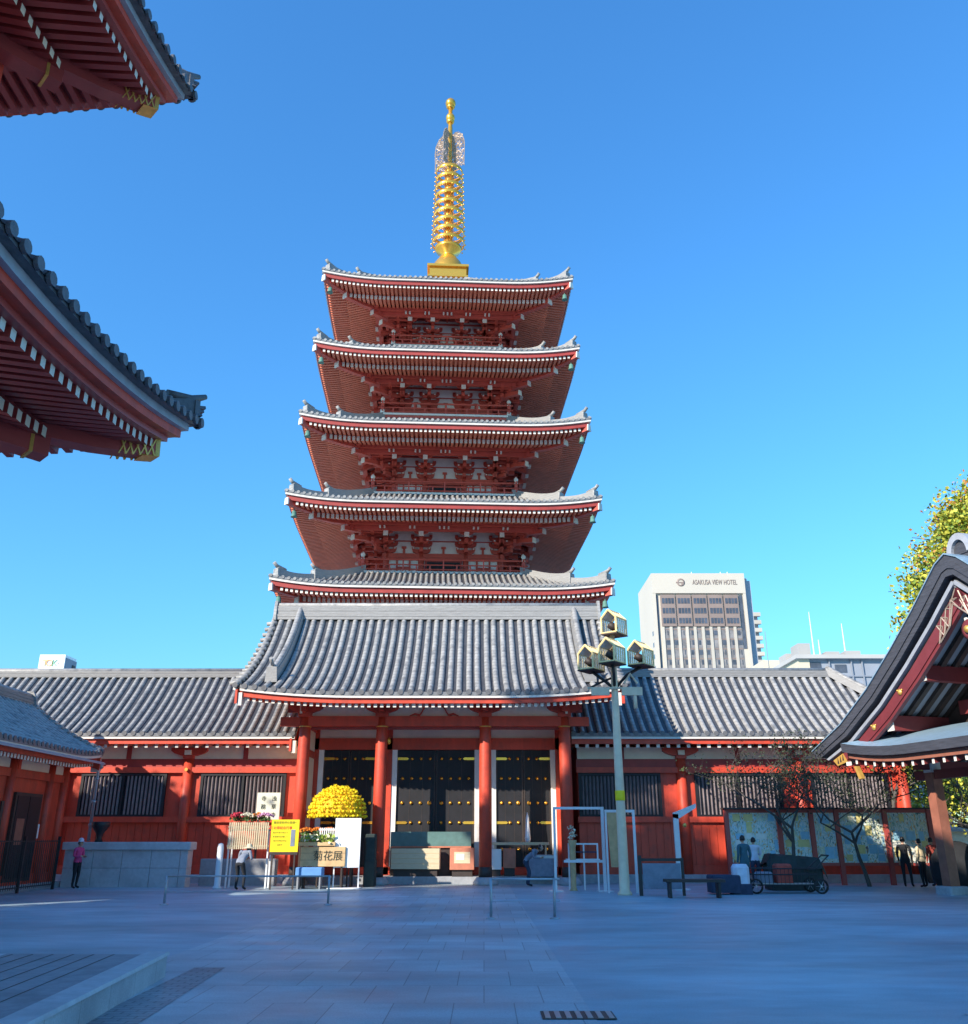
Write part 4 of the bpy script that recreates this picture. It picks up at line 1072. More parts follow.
def limb_tree(name, base, label, cat, trunk_h, r0, spread, levels, seed, leaf_mats, n_leaf, leaf, crown=None, lean=(0, 0), group=None, up=.55, bark='bark', k_child=3, leaf_sd=.35, leaf_from=2):
    rnd = random.Random(seed); t = thing(name, base, label, cat, group)
    mb = MB(bark); tips = []
    def grow(p, d, ln, r, lv):
        pts = [p]; q = p.copy(); dd = d.copy(); n = 4
        for i in range(n):
            dd = (dd + Vector((rnd.gauss(0, .16), rnd.gauss(0, .16), rnd.gauss(.03, .09)))).normalized()
            q = q + dd * ln / n; pts.append(q.copy())
            if lv >= leaf_from: tips.append((q.copy(), lv))
        mb.tube(pts, [r * (1 - .45 * i / n) for i in range(n + 1)], 7 if lv < 2 else 4, cap=False)
        if lv < levels:
            for c in range(k_child if lv else k_child + 1):
                a = rnd.random() * 6.28; s_ = spread * (.7 + rnd.random() * .6)
                side = Vector((math.cos(a), math.sin(a), 0)); nd = (dd * (1 - s_ * .5) + side * s_ + Vector((0, 0, up * .3))).normalized()
                st = pts[-1] if c else pts[-2]
                if rnd.random() < .4: st = pts[3]
                grow(st, nd, ln * (.62 + rnd.random() * .2), r * .56, lv + 1)
    grow(Vector(base), Vector((lean[0], lean[1], 1)).normalized(), trunk_h, r0, 0)
    mb.build('trunk', t)
    if n_leaf:
        lm = MB()
        for i in range(n_leaf):
            p, lv = rnd.choice(tips); c = p + Vector((rnd.gauss(0, leaf_sd), rnd.gauss(0, leaf_sd), rnd.gauss(0, leaf_sd)))
            leafquad(lm, c, leaf * (.7 + rnd.random() * .6), rnd, leaf_mats)
        lm.build('crown', t)
    return t
def leafquad(lm, c, s_, rnd, mats):
    lm.m(mats[min(len(mats) - 1, int(rnd.random() * len(mats)))])
    a = Vector((rnd.gauss(0, 1), rnd.gauss(0, 1), rnd.gauss(0, 1))).normalized(); b = a.orthogonal().normalized()
    b = Matrix.Rotation(rnd.random() * 6.28, 3, a) @ b; c2 = a.cross(b)
    lm.poly([c - b * s_ * .5, c + c2 * s_ * .35, c + b * s_ * .5, c - c2 * s_ * .35])
def clump_crown(lm, centre, rad, n_clump, per, leaf, mats_fn, seed, clump_r=.9):
    rnd = random.Random(seed)
    for i in range(n_clump):
        v = Vector((rnd.gauss(0, 1), rnd.gauss(0, 1), rnd.gauss(0, 1))).normalized() * (rnd.random() ** .38)
        c = Vector(centre) + Vector((v.x * rad[0], v.y * rad[1], v.z * rad[2]))
        ms = mats_fn(c, rnd); cr = clump_r * (.6 + rnd.random() * .8)
        for j in range(per):
            w_ = Vector([max(-1, min(1, rnd.gauss(0, .5))) for _ in range(2)] + [max(-.8, min(.8, rnd.gauss(0, .38)))]) * cr
            leafquad(lm, c + w_, leaf * (.7 + rnd.random() * .6), rnd, ms)
def person(loc, label, h=1.65, face=0.0, top='cloth_navy', low='cloth_black', pose='stand', hair='hair', hat=None, seed=1, arms='down', coat=.47, hatmat='cloth_white'):
    t = thing('person', loc, label, 'person')
    k = h / 1.7
    # joints (x right, y forward = -Y world after facing), metres for a 1.7 m figure
    if pose == 'stand':
        J = dict(pel=(0, 0, .93), wst=(0, .01, 1.08), ch=(0, 0, 1.28), nk=(0, 0, 1.46), hd0=(0, .01, 1.53),
                 hl=(-.10, 0, .90), kl=(-.11, .02, .50), al=(-.11, -.03, .09), tl=(-.12, .13, .04), hr=(.10, 0, .90), kr=(.12, .05, .50), ar=(.13, .02, .09), tr=(.15, .18, .04))
        dz = 0
    elif pose == 'bend':
        J = dict(pel=(0, -.10, .90), wst=(0, .04, 1.02), ch=(0, .24, 1.14), nk=(0, .38, 1.24), hd0=(0, .44, 1.28),
                 hl=(-.10, -.08, .88), kl=(-.11, .04, .50), al=(-.11, -.05, .09), tl=(-.12, .11, .04), hr=(.10, -.08, .88), kr=(.12, .10, .50), ar=(.13, .04, .09), tr=(.15, .20, .04))
    else:
        J = dict(pel=(0, -.05, .36), wst=(0, -.02, .50), ch=(0, .06, .72), nk=(0, .10, .89), hd0=(0, .13, .96),
                 hl=(-.12, 0, .36), kl=(-.15, .34, .52), al=(-.14, .16, .09), tl=(-.15, .32, .04), hr=(.12, 0, .36), kr=(.15, .34, .50), ar=(.15, .18, .09), tr=(.16, .34, .04))
    c = Vector(J['ch'])
    if arms == 'down': A = [((-.19, 0, .13), (-.24, -.03, -.15), (-.22, .08, -.38), (-.21, .11, -.47)), ((.19, 0, .13), (.24, -.02, -.15), (.23, .06, -.38), (.22, .09, -.47))]
    else: A = [((-.19, 0, .13), (-.24, .02, -.13), (-.12, .22, -.16), (-.06, .30, -.14)), ((.19, 0, .13), (.25, .02, -.13), (.14, .24, -.14), (.07, .31, -.12))]
    vs = []; ed = []; rd = []
    def add(p, r, par=None):
        vs.append(Vector(p) * k); rd.append((r[0] * k, r[1] * k) if isinstance(r, tuple) else (r * k, r * k))
        if par is not None: ed.append((par, len(vs) - 1))
        return len(vs) - 1
    pel = add(J['pel'], (.15, .12)); w_ = add(J['wst'], (.14, .11), pel); ch = add(J['ch'], (.17, .12), w_); s2 = add(Vector(J['ch']) * .35 + Vector(J['nk']) * .65, (.13, .09), ch); nk = add(J['nk'], .055, s2); add(J['hd0'], .055, nk)
    for q in 'lr':
        a = add(J['h' + q], .10, pel); a = add(J['k' + q], .062, a); a = add(J['a' + q], .042, a); add(J['t' + q], .038, a)
    for ar in A:
        a = add(c + Vector(ar[0]), .062, s2); a = add(c + Vector(ar[1]), .048, a); a = add(c + Vector(ar[2]), .034, a); add(c + Vector(ar[3]), .022, a)
    me = bpy.data.meshes.new('body'); me.from_pydata(vs, ed, []); ob = bpy.data.objects.new('tmp_body', me); col.objects.link(ob)
    sk = ob.modifiers.new('s', 'SKIN'); 
    for i, r in enumerate(rd): me.skin_vertices[0].data[i].radius = r; me.skin_vertices[0].data[i].use_root = (i == 0)
    sub = ob.modifiers.new('d', 'SUBSURF'); sub.levels = 2; sub.render_levels = 2
    dg = bpy.context.evaluated_depsgraph_get(); ev = bpy.data.meshes.new_from_object(ob.evaluated_get(dg))
    bpy.data.objects.remove(ob)
    bm = bmesh.new(); bm.from_mesh(ev)
    hc = (Vector(J['hd0']) + (Vector((0, .02, .09)) if pose == 'stand' else Vector((0, .06, .06)))) * k
    # head with nose, ears
    r_ = bmesh.ops.create_icosphere(bm, subdivisions=3, radius=1.0)
    for v in r_['verts']:
        x, y, z = v.co; j = 1 - .18 * max(0, -z)
        v.co = Vector((x * .078 * j, y * .095 * j + (.008 if z < 0 else 0), z * .118)) * k + hc
    for (dx, dy, dz_, sx_, sy_, sz_) in ((0, .098, -.01, .013, .02, .022), (-.08, 0, 0, .012, .02, .03), (.08, 0, 0, .012, .02, .03), (0, .088, -.055, .022, .01, .007)):
        q = bmesh.ops.create_icosphere(bm, subdivisions=1, radius=1.0)
        for v in q['verts']: v.co = Vector((v.co.x * sx_ + dx, v.co.y * sy_ + dy, v.co.z * sz_ + dz_)) * k + hc
    # hands: palm with five fingers at each wrist
    for ar, sgn in zip(A, (-1, 1)):
        wr = (c + Vector(ar[3])) * k; dr = (Vector(ar[3]) - Vector(ar[2])).normalized(); sd = dr.orthogonal().normalized()
        for f_ in range(5):
            off_ = (f_ - 1.5) * .019 * k if f_ < 4 else -.04 * k
            ln = (.075, .085, .08, .062, .05)[f_] * k
            p0 = wr + sd * off_ * .8 - dr * .01; p1 = wr + sd * off_ + dr * (ln if f_ < 4 else ln * .6) + Vector((0, .01 * f_ * k * .3, 0))
            q = bmesh.ops.create_cone(bm, segments=5, radius1=.010 * k, radius2=.007 * k, depth=(p1 - p0).length, cap_ends=True)
            M_ = Matrix.Translation((p0 + p1) / 2) @ (p1 - p0).to_track_quat('Z', 'Y').to_matrix().to_4x4()
            bmesh.ops.transform(bm, matrix=M_, verts=q['verts'])
    me2 = bpy.data.meshes.new('body')
    for n in ('skin', top, low, 'rubber'): me2.materials.append(MAT[n])
    nkz = (Vector(J['nk']) * k); pz = Vector(J['pel']) * k
    for f in bm.faces:
        m_ = f.calc_center_median(); f.smooth = True
        wrist = any((m_ - (c + Vector(ar[3])) * k).length < .10 * k for ar in A)
        if (m_ - hc).length < .16 * k and (m_ - hc).z > -.14 * k or (pose != 'stand' and (m_ - hc).length < .13 * k): f.material_index = 0
        elif wrist: f.material_index = 0
        elif m_.z < .085 * k: f.material_index = 3
        elif (pose == 'stand' and m_.z < (.93 - (coat - .47)) * k and (m_.z < .80 * k or abs(m_.x) < .2 * k)) or (pose == 'bend' and m_.z < .9 * k and m_.y < .2 * k) or (pose == 'sit' and m_.z < .50 * k and (m_.y > .1 * k or m_.z < .3 * k)): f.material_index = 2
        else: f.material_index = 1
    rotm = Matrix.Rotation(face + math.pi, 4, 'Z')
    bmesh.ops.transform(bm, matrix=rotm, verts=bm.verts)
    bm.to_mesh(me2); bm.free()
    bo = bpy.data.objects.new('body', me2); col.objects.link(bo); bo.parent = t
    # hair cap
    hm = MB(hair, lambda p: tuple(Vector(loc) + rotm.to_3x3() @ Vector(p)))
    pr_ = []
    for i in range(7):
        a = math.pi * i / 6 * .56
        pr_.append((max(.002, .088 * k * math.sin(a)), hc.z + .128 * k * math.cos(a)))
    cT = hm.T; hm.T = (lambda p: cT((p[0] + hc.x, p[1] + hc.y - .014 * k, p[2])))
    hm.lathe(pr_ + [(.080 * k, hc.z - .05 * k)], 0, 0, 14); hm.build('hair', t)
    for sg in (-1, 1):
        e = MB('ink', cT); e.ball((sg * .03 * k, hc.y + .088 * k, hc.z + .015 * k), .011 * k, 6, 4); e.build('eye', t)
    if hat:
        hm = MB(hatmat, cT); z = hc.z + .03 * k
        cc = (lambda p: cT((p[0] + hc.x, p[1] + hc.y, p[2]))); hm.T = cc
        R_ = .12 if hat == 'cap' else .30
        hm.lathe([(R_ * k, z + (.02 if hat == 'cap' else -.0) * k), (.105 * k, z + .04 * k), (.10 * k, z + .10 * k), (.06 * k, z + .15 * k), (.003, z + .165 * k)], 0, 0, 16, cap=False)
        if hat == 'cap': hm.lathe([(.03, z + .03 * k), (.11 * k, z + .02 * k)], 0, .08 * k, 10, cap=False)
        hm.build('hat', t)
    return t

# ------------------------------------------------------------------ street lamp with four caged lanterns
LX, LY = 4.24, 29.0
lp = thing('street_lamp', (LX, LY, 0), 'tall beige lamp post with four yellow framed glass lanterns and a yellow band', 'street lamp')
p = MB('pole_paint'); p.lathe([(.22, 0), (.22, .06), (.16, .12), (.150, .9), (.140, 3), (.11, 6.25), (.085, 7.9)], LX, LY, 18); p.build('pole', lp)
b = MB('yellow_board'); b.lathe([(.147, 2.70), (.153, 2.72), (.151, 2.98), (.145, 3.0)], LX, LY, 18); b.build('band', lp)
heads = [(.08, .0, 7.95), (-.74, -.1, 6.74), (-.10, -.5, 6.90), (.90, -.05, 6.90)]
def lantern(cx, cy, z):
    l = MB('yellow_frame'); w, dpt, h, ap = .27, .36, .50, .27
    RT = lambda p: (cx + (p[0] - cx) * .80 - (p[1] - cy) * -.60, cy + (p[0] - cx) * -.60 + (p[1] - cy) * .80, p[2]); l.T = RT
    def bar(a, b_, r=.024): l.tube([a, b_], r, 5)
    for y in (cy - dpt, cy + dpt):
        f = [(cx - w, y, z), (cx - w, y, z + h), (cx, y, z + h + ap), (cx + w, y, z + h), (cx + w, y, z)]
        for a, b_ in zip(f, f[1:]): bar(a, b_, .034)
        bar(f[0], f[-1], .03)
    for x, zz in ((-w, 0), (w, 0), (-w, h), (w, h), (0, h + ap)): bar((cx + x, cy - dpt, z + zz), (cx + x, cy + dpt, z + zz), .03)
    for i in range(1, 5):
        y = cy - dpt + 2 * dpt * i / 5
        for s_ in (-1, 1):
            bar((cx + s_ * w, y, z), (cx + s_ * w, y, z + h), .016); bar((cx + s_ * w, y, z + h), (cx, y, z + h + ap), .016)
    o = l.build('lantern', lp)
    g = MB('panel_white', RT); 
    g.hexa([(cx - w + .02, cy - dpt + .04, z + h + .0), (cx - .02, cy - dpt + .04, z + h + ap - .03), (cx - .02, cy + dpt - .04, z + h + ap - .03), (cx - w + .02, cy + dpt - .04, z + h), (cx - w + .02, cy - dpt + .04, z + h + .01), (cx - .02, cy - dpt + .04, z + h + ap - .02), (cx - .02, cy + dpt - .04, z + h + ap - .02), (cx - w + .02, cy + dpt - .04, z + h + .01)])
    g.hexa([(cx + w - .02, cy - dpt + .04, z + h), (cx + w - .02, cy + dpt - .04, z + h), (cx + .02, cy + dpt - .04, z + h + ap - .03), (cx + .02, cy - dpt + .04, z + h + ap - .03), (cx + w - .02, cy - dpt + .04, z + h + .01), (cx + w - .02, cy + dpt - .04, z + h + .01), (cx + .02, cy + dpt - .04, z + h + ap - .02), (cx + .02, cy - dpt + .04, z + h + ap - .02)])
    g.m('glass_pane'); g.box(cx + w - .03, cx + w - .02, cy - dpt + .04, cy + dpt - .04, z + .02, z + h); g.box(cx - w + .02, cx - w + .03, cy - dpt + .04, cy + dpt - .04, z + .02, z + h)
    g.build('pane', o)
    k = MB('dark_wood', RT); k.box(cx - w - .03, cx + w + .03, cy - dpt - .03, cy + dpt + .03, z - .05, z - .02)
    k.tube([(cx, cy, z - .02), (cx, cy, z + .16)], .07, 8); k.tube([(cx - .13, cy - .12, z + .34), (cx + .02, cy, z + .22), (cx + .08, cy + .06, z + .16)], [.12, .13, .05], 10); k.build('lamp_head', o)
m = bpy.data.materials.new('glass_pane'); m.use_nodes = True
bs = m.node_tree.nodes['Principled BSDF']; bs.inputs['Transmission Weight'].default_value = .85; bs.inputs['Roughness'].default_value = .15; bs.inputs['Base Color'].default_value = (.85, .9, .92, 1); MAT['glass_pane'] = m
for h_ in heads: lantern(LX + h_[0], LY + h_[1], h_[2])
a = MB('black_iron')
a.tube([(LX, LY, 6.15), (LX - .3, LY, 6.4), (LX - .74, LY - .1, 6.7)], .05, 8); a.tube([(LX, LY, 6.15), (LX - .05, LY - .35, 6.6), (LX - .10, LY - .5, 6.86)], .05, 8); a.tube([(LX, LY, 6.15), (LX + .42, LY, 6.6), (LX + .90, LY - .05, 6.86)], .05, 8)
a.tube([(LX, LY, 7.9), (LX + .03, LY, 7.95)], .08, 8)
a.tube([(LX - .1, LY, 6.5), (LX - .55, LY - .1, 6.3), (LX - .85, LY - .1, 6.15)], .04, 6); a.build('arm', lp)
s_ = MB('terracotta'); s_.ms = []; s_.m('pole_paint')
s_.box(LX - .78, LX - .2, LY - .22, LY - .1, 5.92, 6.16); s_.box(LX + .2, LX + .86, LY - .22, LY - .1, 5.92, 6.18)
s_.tube([(LX + .28, LY - .16, 6.3), (LX + .5, LY - .16, 6.62), (LX + .72, LY - .16, 6.3)], .04, 6); s_.tube([(LX - .9, LY - .16, 6.15), (LX + .3, LY - .16, 6.15)], .035, 6)
s_.tube([(LX + .62, LY - .16, 6.02), (LX + .62, LY - .16, 5.5)], .06, 8); s_.build('loudspeaker_bracket', lp)
def poster_mix(name, stops, sc):
    m = bpy.data.materials.new(name); m.use_nodes = True; nt = m.node_tree; N = nt.nodes; L = nt.links; b = N['Principled BSDF']; b.inputs['Roughness'].default_value = .5
    geo = N.new('ShaderNodeNewGeometry'); mp = N.new('ShaderNodeMapping'); mp.inputs['Scale'].default_value = (2.4, 1, 1); L.new(geo.outputs['Position'], mp.inputs['Vector'])
    n = N.new('ShaderNodeTexNoise'); n.inputs['Scale'].default_value = sc; n.inputs['Detail'].default_value = 3; n.inputs['Distortion'].default_value = 1.5; L.new(mp.outputs[0], n.inputs['Vector'])
    r = N.new('ShaderNodeValToRGB'); r.color_ramp.interpolation = 'CONSTANT'
    while len(r.color_ramp.elements) < len(stops): r.color_ramp.elements.new(.5)
    for i, c in enumerate(stops): r.color_ramp.elements[i].position = .28 + .44 * i / len(stops); r.color_ramp.elements[i].color = (*c, 1)
    L.new(n.outputs['Fac'], r.inputs['Fac']); L.new(r.outputs[0], b.inputs['Base Color']); MAT[name] = m
poster_mix('poster_mix', [(.06, .12, .16), (.26, .50, .42), (.74, .74, .64), (.80, .82, .76), (.34, .62, .72), (.78, .68, .34), (.66, .34, .14), (.12, .12, .14)], 3.4)
poster_mix('poster_mix2', [(.12, .26, .20), (.78, .78, .68), (.42, .62, .46), (.80, .70, .40), (.80, .82, .80), (.20, .36, .52)], 6.0)
# ------------------------------------------------------------------ chrysanthemum display left of the gate
def flowerhead(mb, c, r, rnd, n=26, sq=.7):
    for i in range(n):
        v = Vector((rnd.gauss(0, 1), rnd.gauss(0, 1), rnd.gauss(0, 1))).normalized()
        if v.z < -.2: v.z = -v.z
        p = Vector(c) + Vector((v.x * r, v.y * r, v.z * r * sq))
        a = v.orthogonal().normalized(); a = Matrix.Rotation(rnd.random() * 6.28, 3, v) @ a; b = v.cross(a); s_ = r * .42
        mb.poly([p - a * s_, p - b * s_ * .8 + v * .02, p + a * s_ + v * .03, p + b * s_ * .8])
rnd = random.Random(5)
DX, DY, DZ = -5.33, 34.0, 2.34
dm = thing('chrysanthemum_dome', (DX, DY, 0), 'round yellow chrysanthemum trained into a dome of hundreds of small blooms', 'flower display')
core = MB('yellow_flower_deep'); core.lathe([(.96 * math.cos(t), DZ + .98 * math.sin(t)) for t in [math.pi / 2 * i / 8 for i in range(8)]] + [(.01, DZ + .98)], DX, DY, 24); core.build('foliage', dm)
fm = MB('yellow_flower')
for row in range(11):
    el = math.pi / 2 * row / 11; rr = 1.02 * math.cos(el); n = max(1, int(6.283 * rr / .135))
    for i in range(n):
        if rnd.random() < .03: continue
        q_ = 1 + rnd.gauss(0, .018); a = 6.283 * i / n + row * .3 + rnd.gauss(0, .03); c = (DX + q_ * rr * math.cos(a), DY + q_ * rr * math.sin(a), DZ + q_ * 1.04 * math.sin(el) + rnd.gauss(0, .015))
        fm.m('yellow_flower' if rnd.random() < .8 else 'yellow_flower_deep'); flowerhead(fm, c, .052 * rnd.uniform(.8, 1.2), rnd, 9, 1.0); fm.ball(c, .05 * rnd.uniform(.8, 1.2), 5, 4, .9)
fm.build('blooms', dm)
pt = MB('dark_wood'); pt.tube([(DX, DY, .9), (DX, DY, DZ + .1)], .04, 6); pt.m('terracotta'); pt.lathe([(.26, .75), (.34, 1.25), (.36, 1.27), (.36, 1.32)], DX, DY, 16); pt.build('pot', dm)
st = MB('dark_wood'); st.box(DX - .6, DX + .6, DY - .5, DY + .5, .68, .75)
for x in (-.55, .5):
    for y in (-.45, .4): st.box(DX + x, DX + x + .05, DY + y, DY + y + .05, 0, .68)
st.build('stand', dm)
fl_n = 0
def pot_plant(x, y, z, r, m_, label, group=None):
    t = thing('potted_flower', (x, y, z), label, 'potted flower', group)
    c = MB('terracotta'); c.lathe([(r * .45, z), (r * .6, z + .22), (r * .62, z + .24)], x, y, 12); c.build('pot', t)
    g = MB('green_leaf')
    for i in range(50): leafquad(g, Vector((x + rnd.gauss(0, r * .4), y + rnd.gauss(0, r * .4), z + .28 + rnd.random() * .12)), .12, rnd, ['green_leaf'])
    g.build('leaves', t)
    f = MB(m_)
    for i in range(16):
        a = rnd.random() * 6.28; q = math.sqrt(rnd.random()) * r * .85
        flowerhead(f, (x + q * math.cos(a), y + q * math.sin(a), z + .36 + (1 - (q / r) ** 2) * r * .5), .075, rnd, 12)
    f.build('blooms', t); return t
# striped planter stand
pl = thing('planter_stand', (-8.15, 33.0, 0), 'pale slatted planter stand holding potted chrysanthemums left of the yellow notice board', 'planter stand')
b = MB('box_cream'); n = 19
for i in range(n): x = -8.85 + 1.4 * i / n; b.box(x, x + .045, 32.68, 32.72, 1.25, 2.12)
b.box(-8.88, -7.44, 32.70, 32.74, 1.95, 2.0); b.box(-8.88, -7.44, 32.70, 32.74, 1.32, 1.38)
b.m('granite_light'); b.box(-8.88, -7.44, 32.75, 33.3, 1.85, 1.9); b.build('slats', pl)
b = MB('white_metal')
for x in (-8.86, -7.5):
    for y in (32.8, 33.25): b.box(x, x + .05, y, y + .05, 0, 1.85)
b.build('frame', pl)
for x, y, m_, lb in ((-8.68, 33.05, 'red_flower', 'pot of crimson chrysanthemums at the left end of the slatted planter stand'), (-8.33, 32.95, 'white_flower', 'pot of cream chrysanthemums on the slatted planter stand'), (-8.0, 33.12, 'orange_flower', 'pot of orange chrysanthemums on the slatted planter stand below the kanji sign'), (-7.68, 32.98, 'pink_flower', 'pot of pink chrysanthemums at the right end of the slatted planter stand')):
    pot_plant(x, y, 1.905, .27, m_, lb, None)
# low table with orange flowers
tb = thing('display_table', (-5.75, 33.3, 0), 'low dark table under the yellow dome carrying orange pots and a green tray', 'table')
b = MB('dark_wood'); b.box(-6.5, -4.55, 33.0, 33.6, 1.38, 1.44); b.build('table_top', tb)
for x in (-6.45, -4.65):
    for y in (33.05, 33.5): c = MB('dark_wood'); c.box(x, x + .06, y, y + .06, 0, 1.38); c.build('leg', tb)
for i, x in enumerate((-6.3, -5.9, -5.5, -5.12)):
    pot_plant(x, 33.45, 1.44, .23, 'orange_flower', ('orange chrysanthemums in a pot nearest the yellow notice board on the dark table', 'orange chrysanthemums in a pot second from the yellow notice board on the dark table', 'orange chrysanthemums in a pot third from the yellow notice board on the dark table', 'orange chrysanthemums in a pot beside the blank white panel')[i], 'orange potted flowers under the dome')
fb = MB('white_metal')
for i in range(12): x = -5.75 + i * .075; fb.box(x, x + .035, 33.0, 33.03, 1.5, 1.95)
fb.box(-5.78, -4.88, 33.01, 33.02, 1.86, 1.92); fb.box(-5.78, -4.88, 33.01, 33.02, 1.441, 1.5)
solo(fb, 'picket_edging', 'small white picket edging on the dark table in front of the orange pots', 'edging')
tr = MB('lime_leaf')
for i in range(500): leafquad(tr, Vector((-5.75 + rnd.uniform(-.58, .58), 32.75 + rnd.gauss(0, .12), 1.60 + rnd.gauss(0, .06))), .13, rnd, ['lime_leaf', 'white_flower', 'lime_leaf'])
t = thing('green_tray', (-5.75, 32.75, 1.34), 'wide tray of lime green and white foliage above the wooden name crate', 'plant tray')
tr.build('leaves', t); b = MB('crate_wood'); b.box(-6.38, -5.12, 32.55, 32.95, 1.36, 1.48); b.build('tray', t)
wc = thing('wooden_crate', (-5.52, 32.8, 0), 'pale wooden crate stand with black writing below the green tray', 'crate')
b = MB('crate_wood'); b.bbox(-6.3, -4.75, 32.6, 33.0, .70, 1.33, .015)
for z in (.9, 1.12): b.m('dark_wood'); b.box(-6.302, -4.748, 32.598, 32.602, z, z + .008)
bo = b.build('box', wc); text('菊花展', bo, (-5.35, 32.59, 1.02), .34, 'ink')
b = MB('dark_wood'); 
for x in (-6.2, -4.9): b.box(x, x + .06, 32.65, 32.95, 0, .70)
build_pieces(b, 'leg', wc)
bb = MB('cloth_blue'); bb.bbox(-6.35, -5.45, 32.2, 32.7, .42, .68, .03); bb.m('steel'); bb.box(-6.3, -6.24, 32.25, 32.6, 0, .42); bb.box(-5.55, -5.5, 32.25, 32.6, 0, .42)
solo(bb, 'blue_bin', 'light blue storage bin on short legs below the wooden crate', 'bin')
# yellow notice board
yb = thing('notice_board', (-6.72, 32.0, 0), 'bright yellow notice board with red heading and a narrow picture', 'notice board')
b = MB('yellow_board'); b.box(-7.22, -6.28, 31.98, 32.02, 1.17, 2.20); b.m('dark_wood'); b.box(-7.22, -6.28, 31.975, 32.025, 1.08, 1.165)
bo = b.build('panel', yb)
text('観音堂参拝の皆様へ', bo, (-6.75, 31.975, 2.10), .09, 'olive_ink')
text('三社祭記念行事', bo, (-6.88, 31.975, 1.93), .105, 'red_ink', ext=.006)
for q in range(4): text(('毎日午前十時より', '本堂前の広場にて', '雨天の時は中止', '浅草寺')[q], bo, (-6.9, 31.975, 1.78 - q * .13), .065, 'olive_ink', ext=.002)
b = MB('cloth_gray'); b.box(-6.54, -6.40, 31.97, 31.979, 1.35, 1.88); b.build('picture', yb)
b = MB('dark_wood')
for x in (-7.15, -6.4): b.box(x, x + .05, 31.99, 32.03, 0, 1.08)
build_pieces(b, 'leg', yb)
# cream kanji sign
kb = thing('kanji_sign', (-8.27, 36.0, 0), 'square cream sign with black kanji standing before the left corridor window', 'sign')
b = MB('notice_cream'); b.bbox(-8.76, -7.86, 35.97, 36.03, 2.28, 3.26, .015); bo = b.build('panel', kb)
for i, ch in enumerate('浅草寺'): text(ch, bo, (-8.10, 35.96, 3.03 - i * .30), .20, 'ink', ext=.006)
for i, ch in enumerate('寺務'): text(ch, bo, (-8.50, 35.96, 3.03 - i * .30), .20, 'ink', ext=.006)
b = MB('dark_wood'); b.box(-8.7, -8.62, 35.98, 36.02, 0, 2.28); b.box(-8.0, -7.92, 35.98, 36.02, 0, 2.28); build_pieces(b, 'leg', kb)
# blank white panel
wp = thing('blank_board', (-4.72, 32.7, 0), 'tall blank white panel standing left of the second gate pillar', 'panel')
b = MB('panel_white'); b.box(-5.16, -4.27, 32.68, 32.72, .66, 2.26); b.build('board', wp)
b = MB('white_metal'); b.box(-5.16, -5.12, 32.72, 32.76, 0, 2.2); b.box(-4.31, -4.27, 32.72, 32.76, 0, 2.2); b.box(-5.3, -4.2, 32.4, 33.0, .0, .03); b.build('frame', wp)
cb = MB('tarp_green'); cb.bbox(-4.22, -3.86, 33.6, 34.2, .02, 1.75, .04); cb.bbox(-4.24, -3.84, 33.58, 34.22, .02, .9, .04)
solo(cb, 'dark_cabinet', 'dark green cabinet squeezed between the white panel and the gate pillar', 'cabinet')
# barrier posts and rails
def barrier(x0, x1, y, z, posts, label):
    t = thing('rail_barrier', ((x0 + x1) / 2, y, 0), label, 'barrier'); r = MB('steel'); r.tube([(x0, y, z), (x1, y, z)], .022, 8); r.m('steel'); r.tube([(x0, y, z * .45), (x1, y, z * .45)], .015, 6); r.build('rail', t)
    for x in posts:
        p = MB('steel'); p.tube([(x, y, .03), (x, y, z + .02)], .03, 10); p.lathe([(.11, 0), (.11, .02), (.05, .04)], x, y, 14); p.build('post', t)
    return t
barrier(-8.2, -4.0, 24.8, .68, (-8.2, -4.0), 'low grey rail barrier in front of the flower display')
barrier(.15, 1.62, 20.6, .78, (.15, 1.5), 'low dark rail barrier in front of the third gate pillar')
# glazed table front wall of the display
# boxes in the gate bays
ob = MB('box_cream'); ob.bbox(-3.50, -1.66, 35.75, 36.35, .52, 1.24, .02); ob.m('crate_wood')
for z in (.70, .88, 1.06): ob.box(-3.502, -1.658, 35.747, 35.752, z, z + .012)
ob.m('dark_wood'); ob.box(-3.4, -1.76, 35.85, 36.25, .26, .52)
solo(ob, 'offering_box', 'long cream slatted box on a dark base before the middle gate doors', 'box')
ob = MB('terracotta'); ob.bbox(-1.28, -.36, 35.7, 36.3, .50, 1.26, .02); ob.m('box_cream'); ob.box(-1.12, -.52, 35.69, 35.699, .72, 1.12); ob.m('panel_white'); ob.box(-1.04, -.74, 35.68, 35.69, .85, 1.05); ob.m('dark_wood'); ob.box(-1.2, -.44, 35.8, 36.2, .26, .5)
solo(ob, 'donation_box', 'reddish box with pale front labels right of the long cream box', 'box')
tb = MB('teal_board'); tb.box(-3.6, -.5, 36.45, 36.52, 1.32, 1.84); tb.m('dark_wood'); tb.box(-3.6, -.5, 36.53, 36.62, .26, 1.32); tb.m('terracotta'); tb.box(-3.6, -.5, 36.44, 36.53, 1.26, 1.318)
solo(tb, 'teal_screen', 'low teal screen across the foot of the middle gate doors', 'screen')
rl = MB('box_cream'); rl.bbox(.3, 2.5, 36.3, 36.5, 1.36, 1.46, .01); rl.box(.4, .46, 36.35, 36.45, .26, 1.36); rl.box(2.34, 2.4, 36.35, 36.45, .26, 1.36)
solo(rl, 'wooden_rail', 'pale wooden rail across the foot of the right gate doors', 'rail')
ob = MB('panel_white'); ob.bbox(.22, .66, 35.9, 36.25, .5, 1.22, .02); ob.m('dark_wood'); ob.box(.26, .62, 35.95, 36.2, .26, .5); solo(ob, 'white_box', 'small white box right of the third gate pillar', 'box')
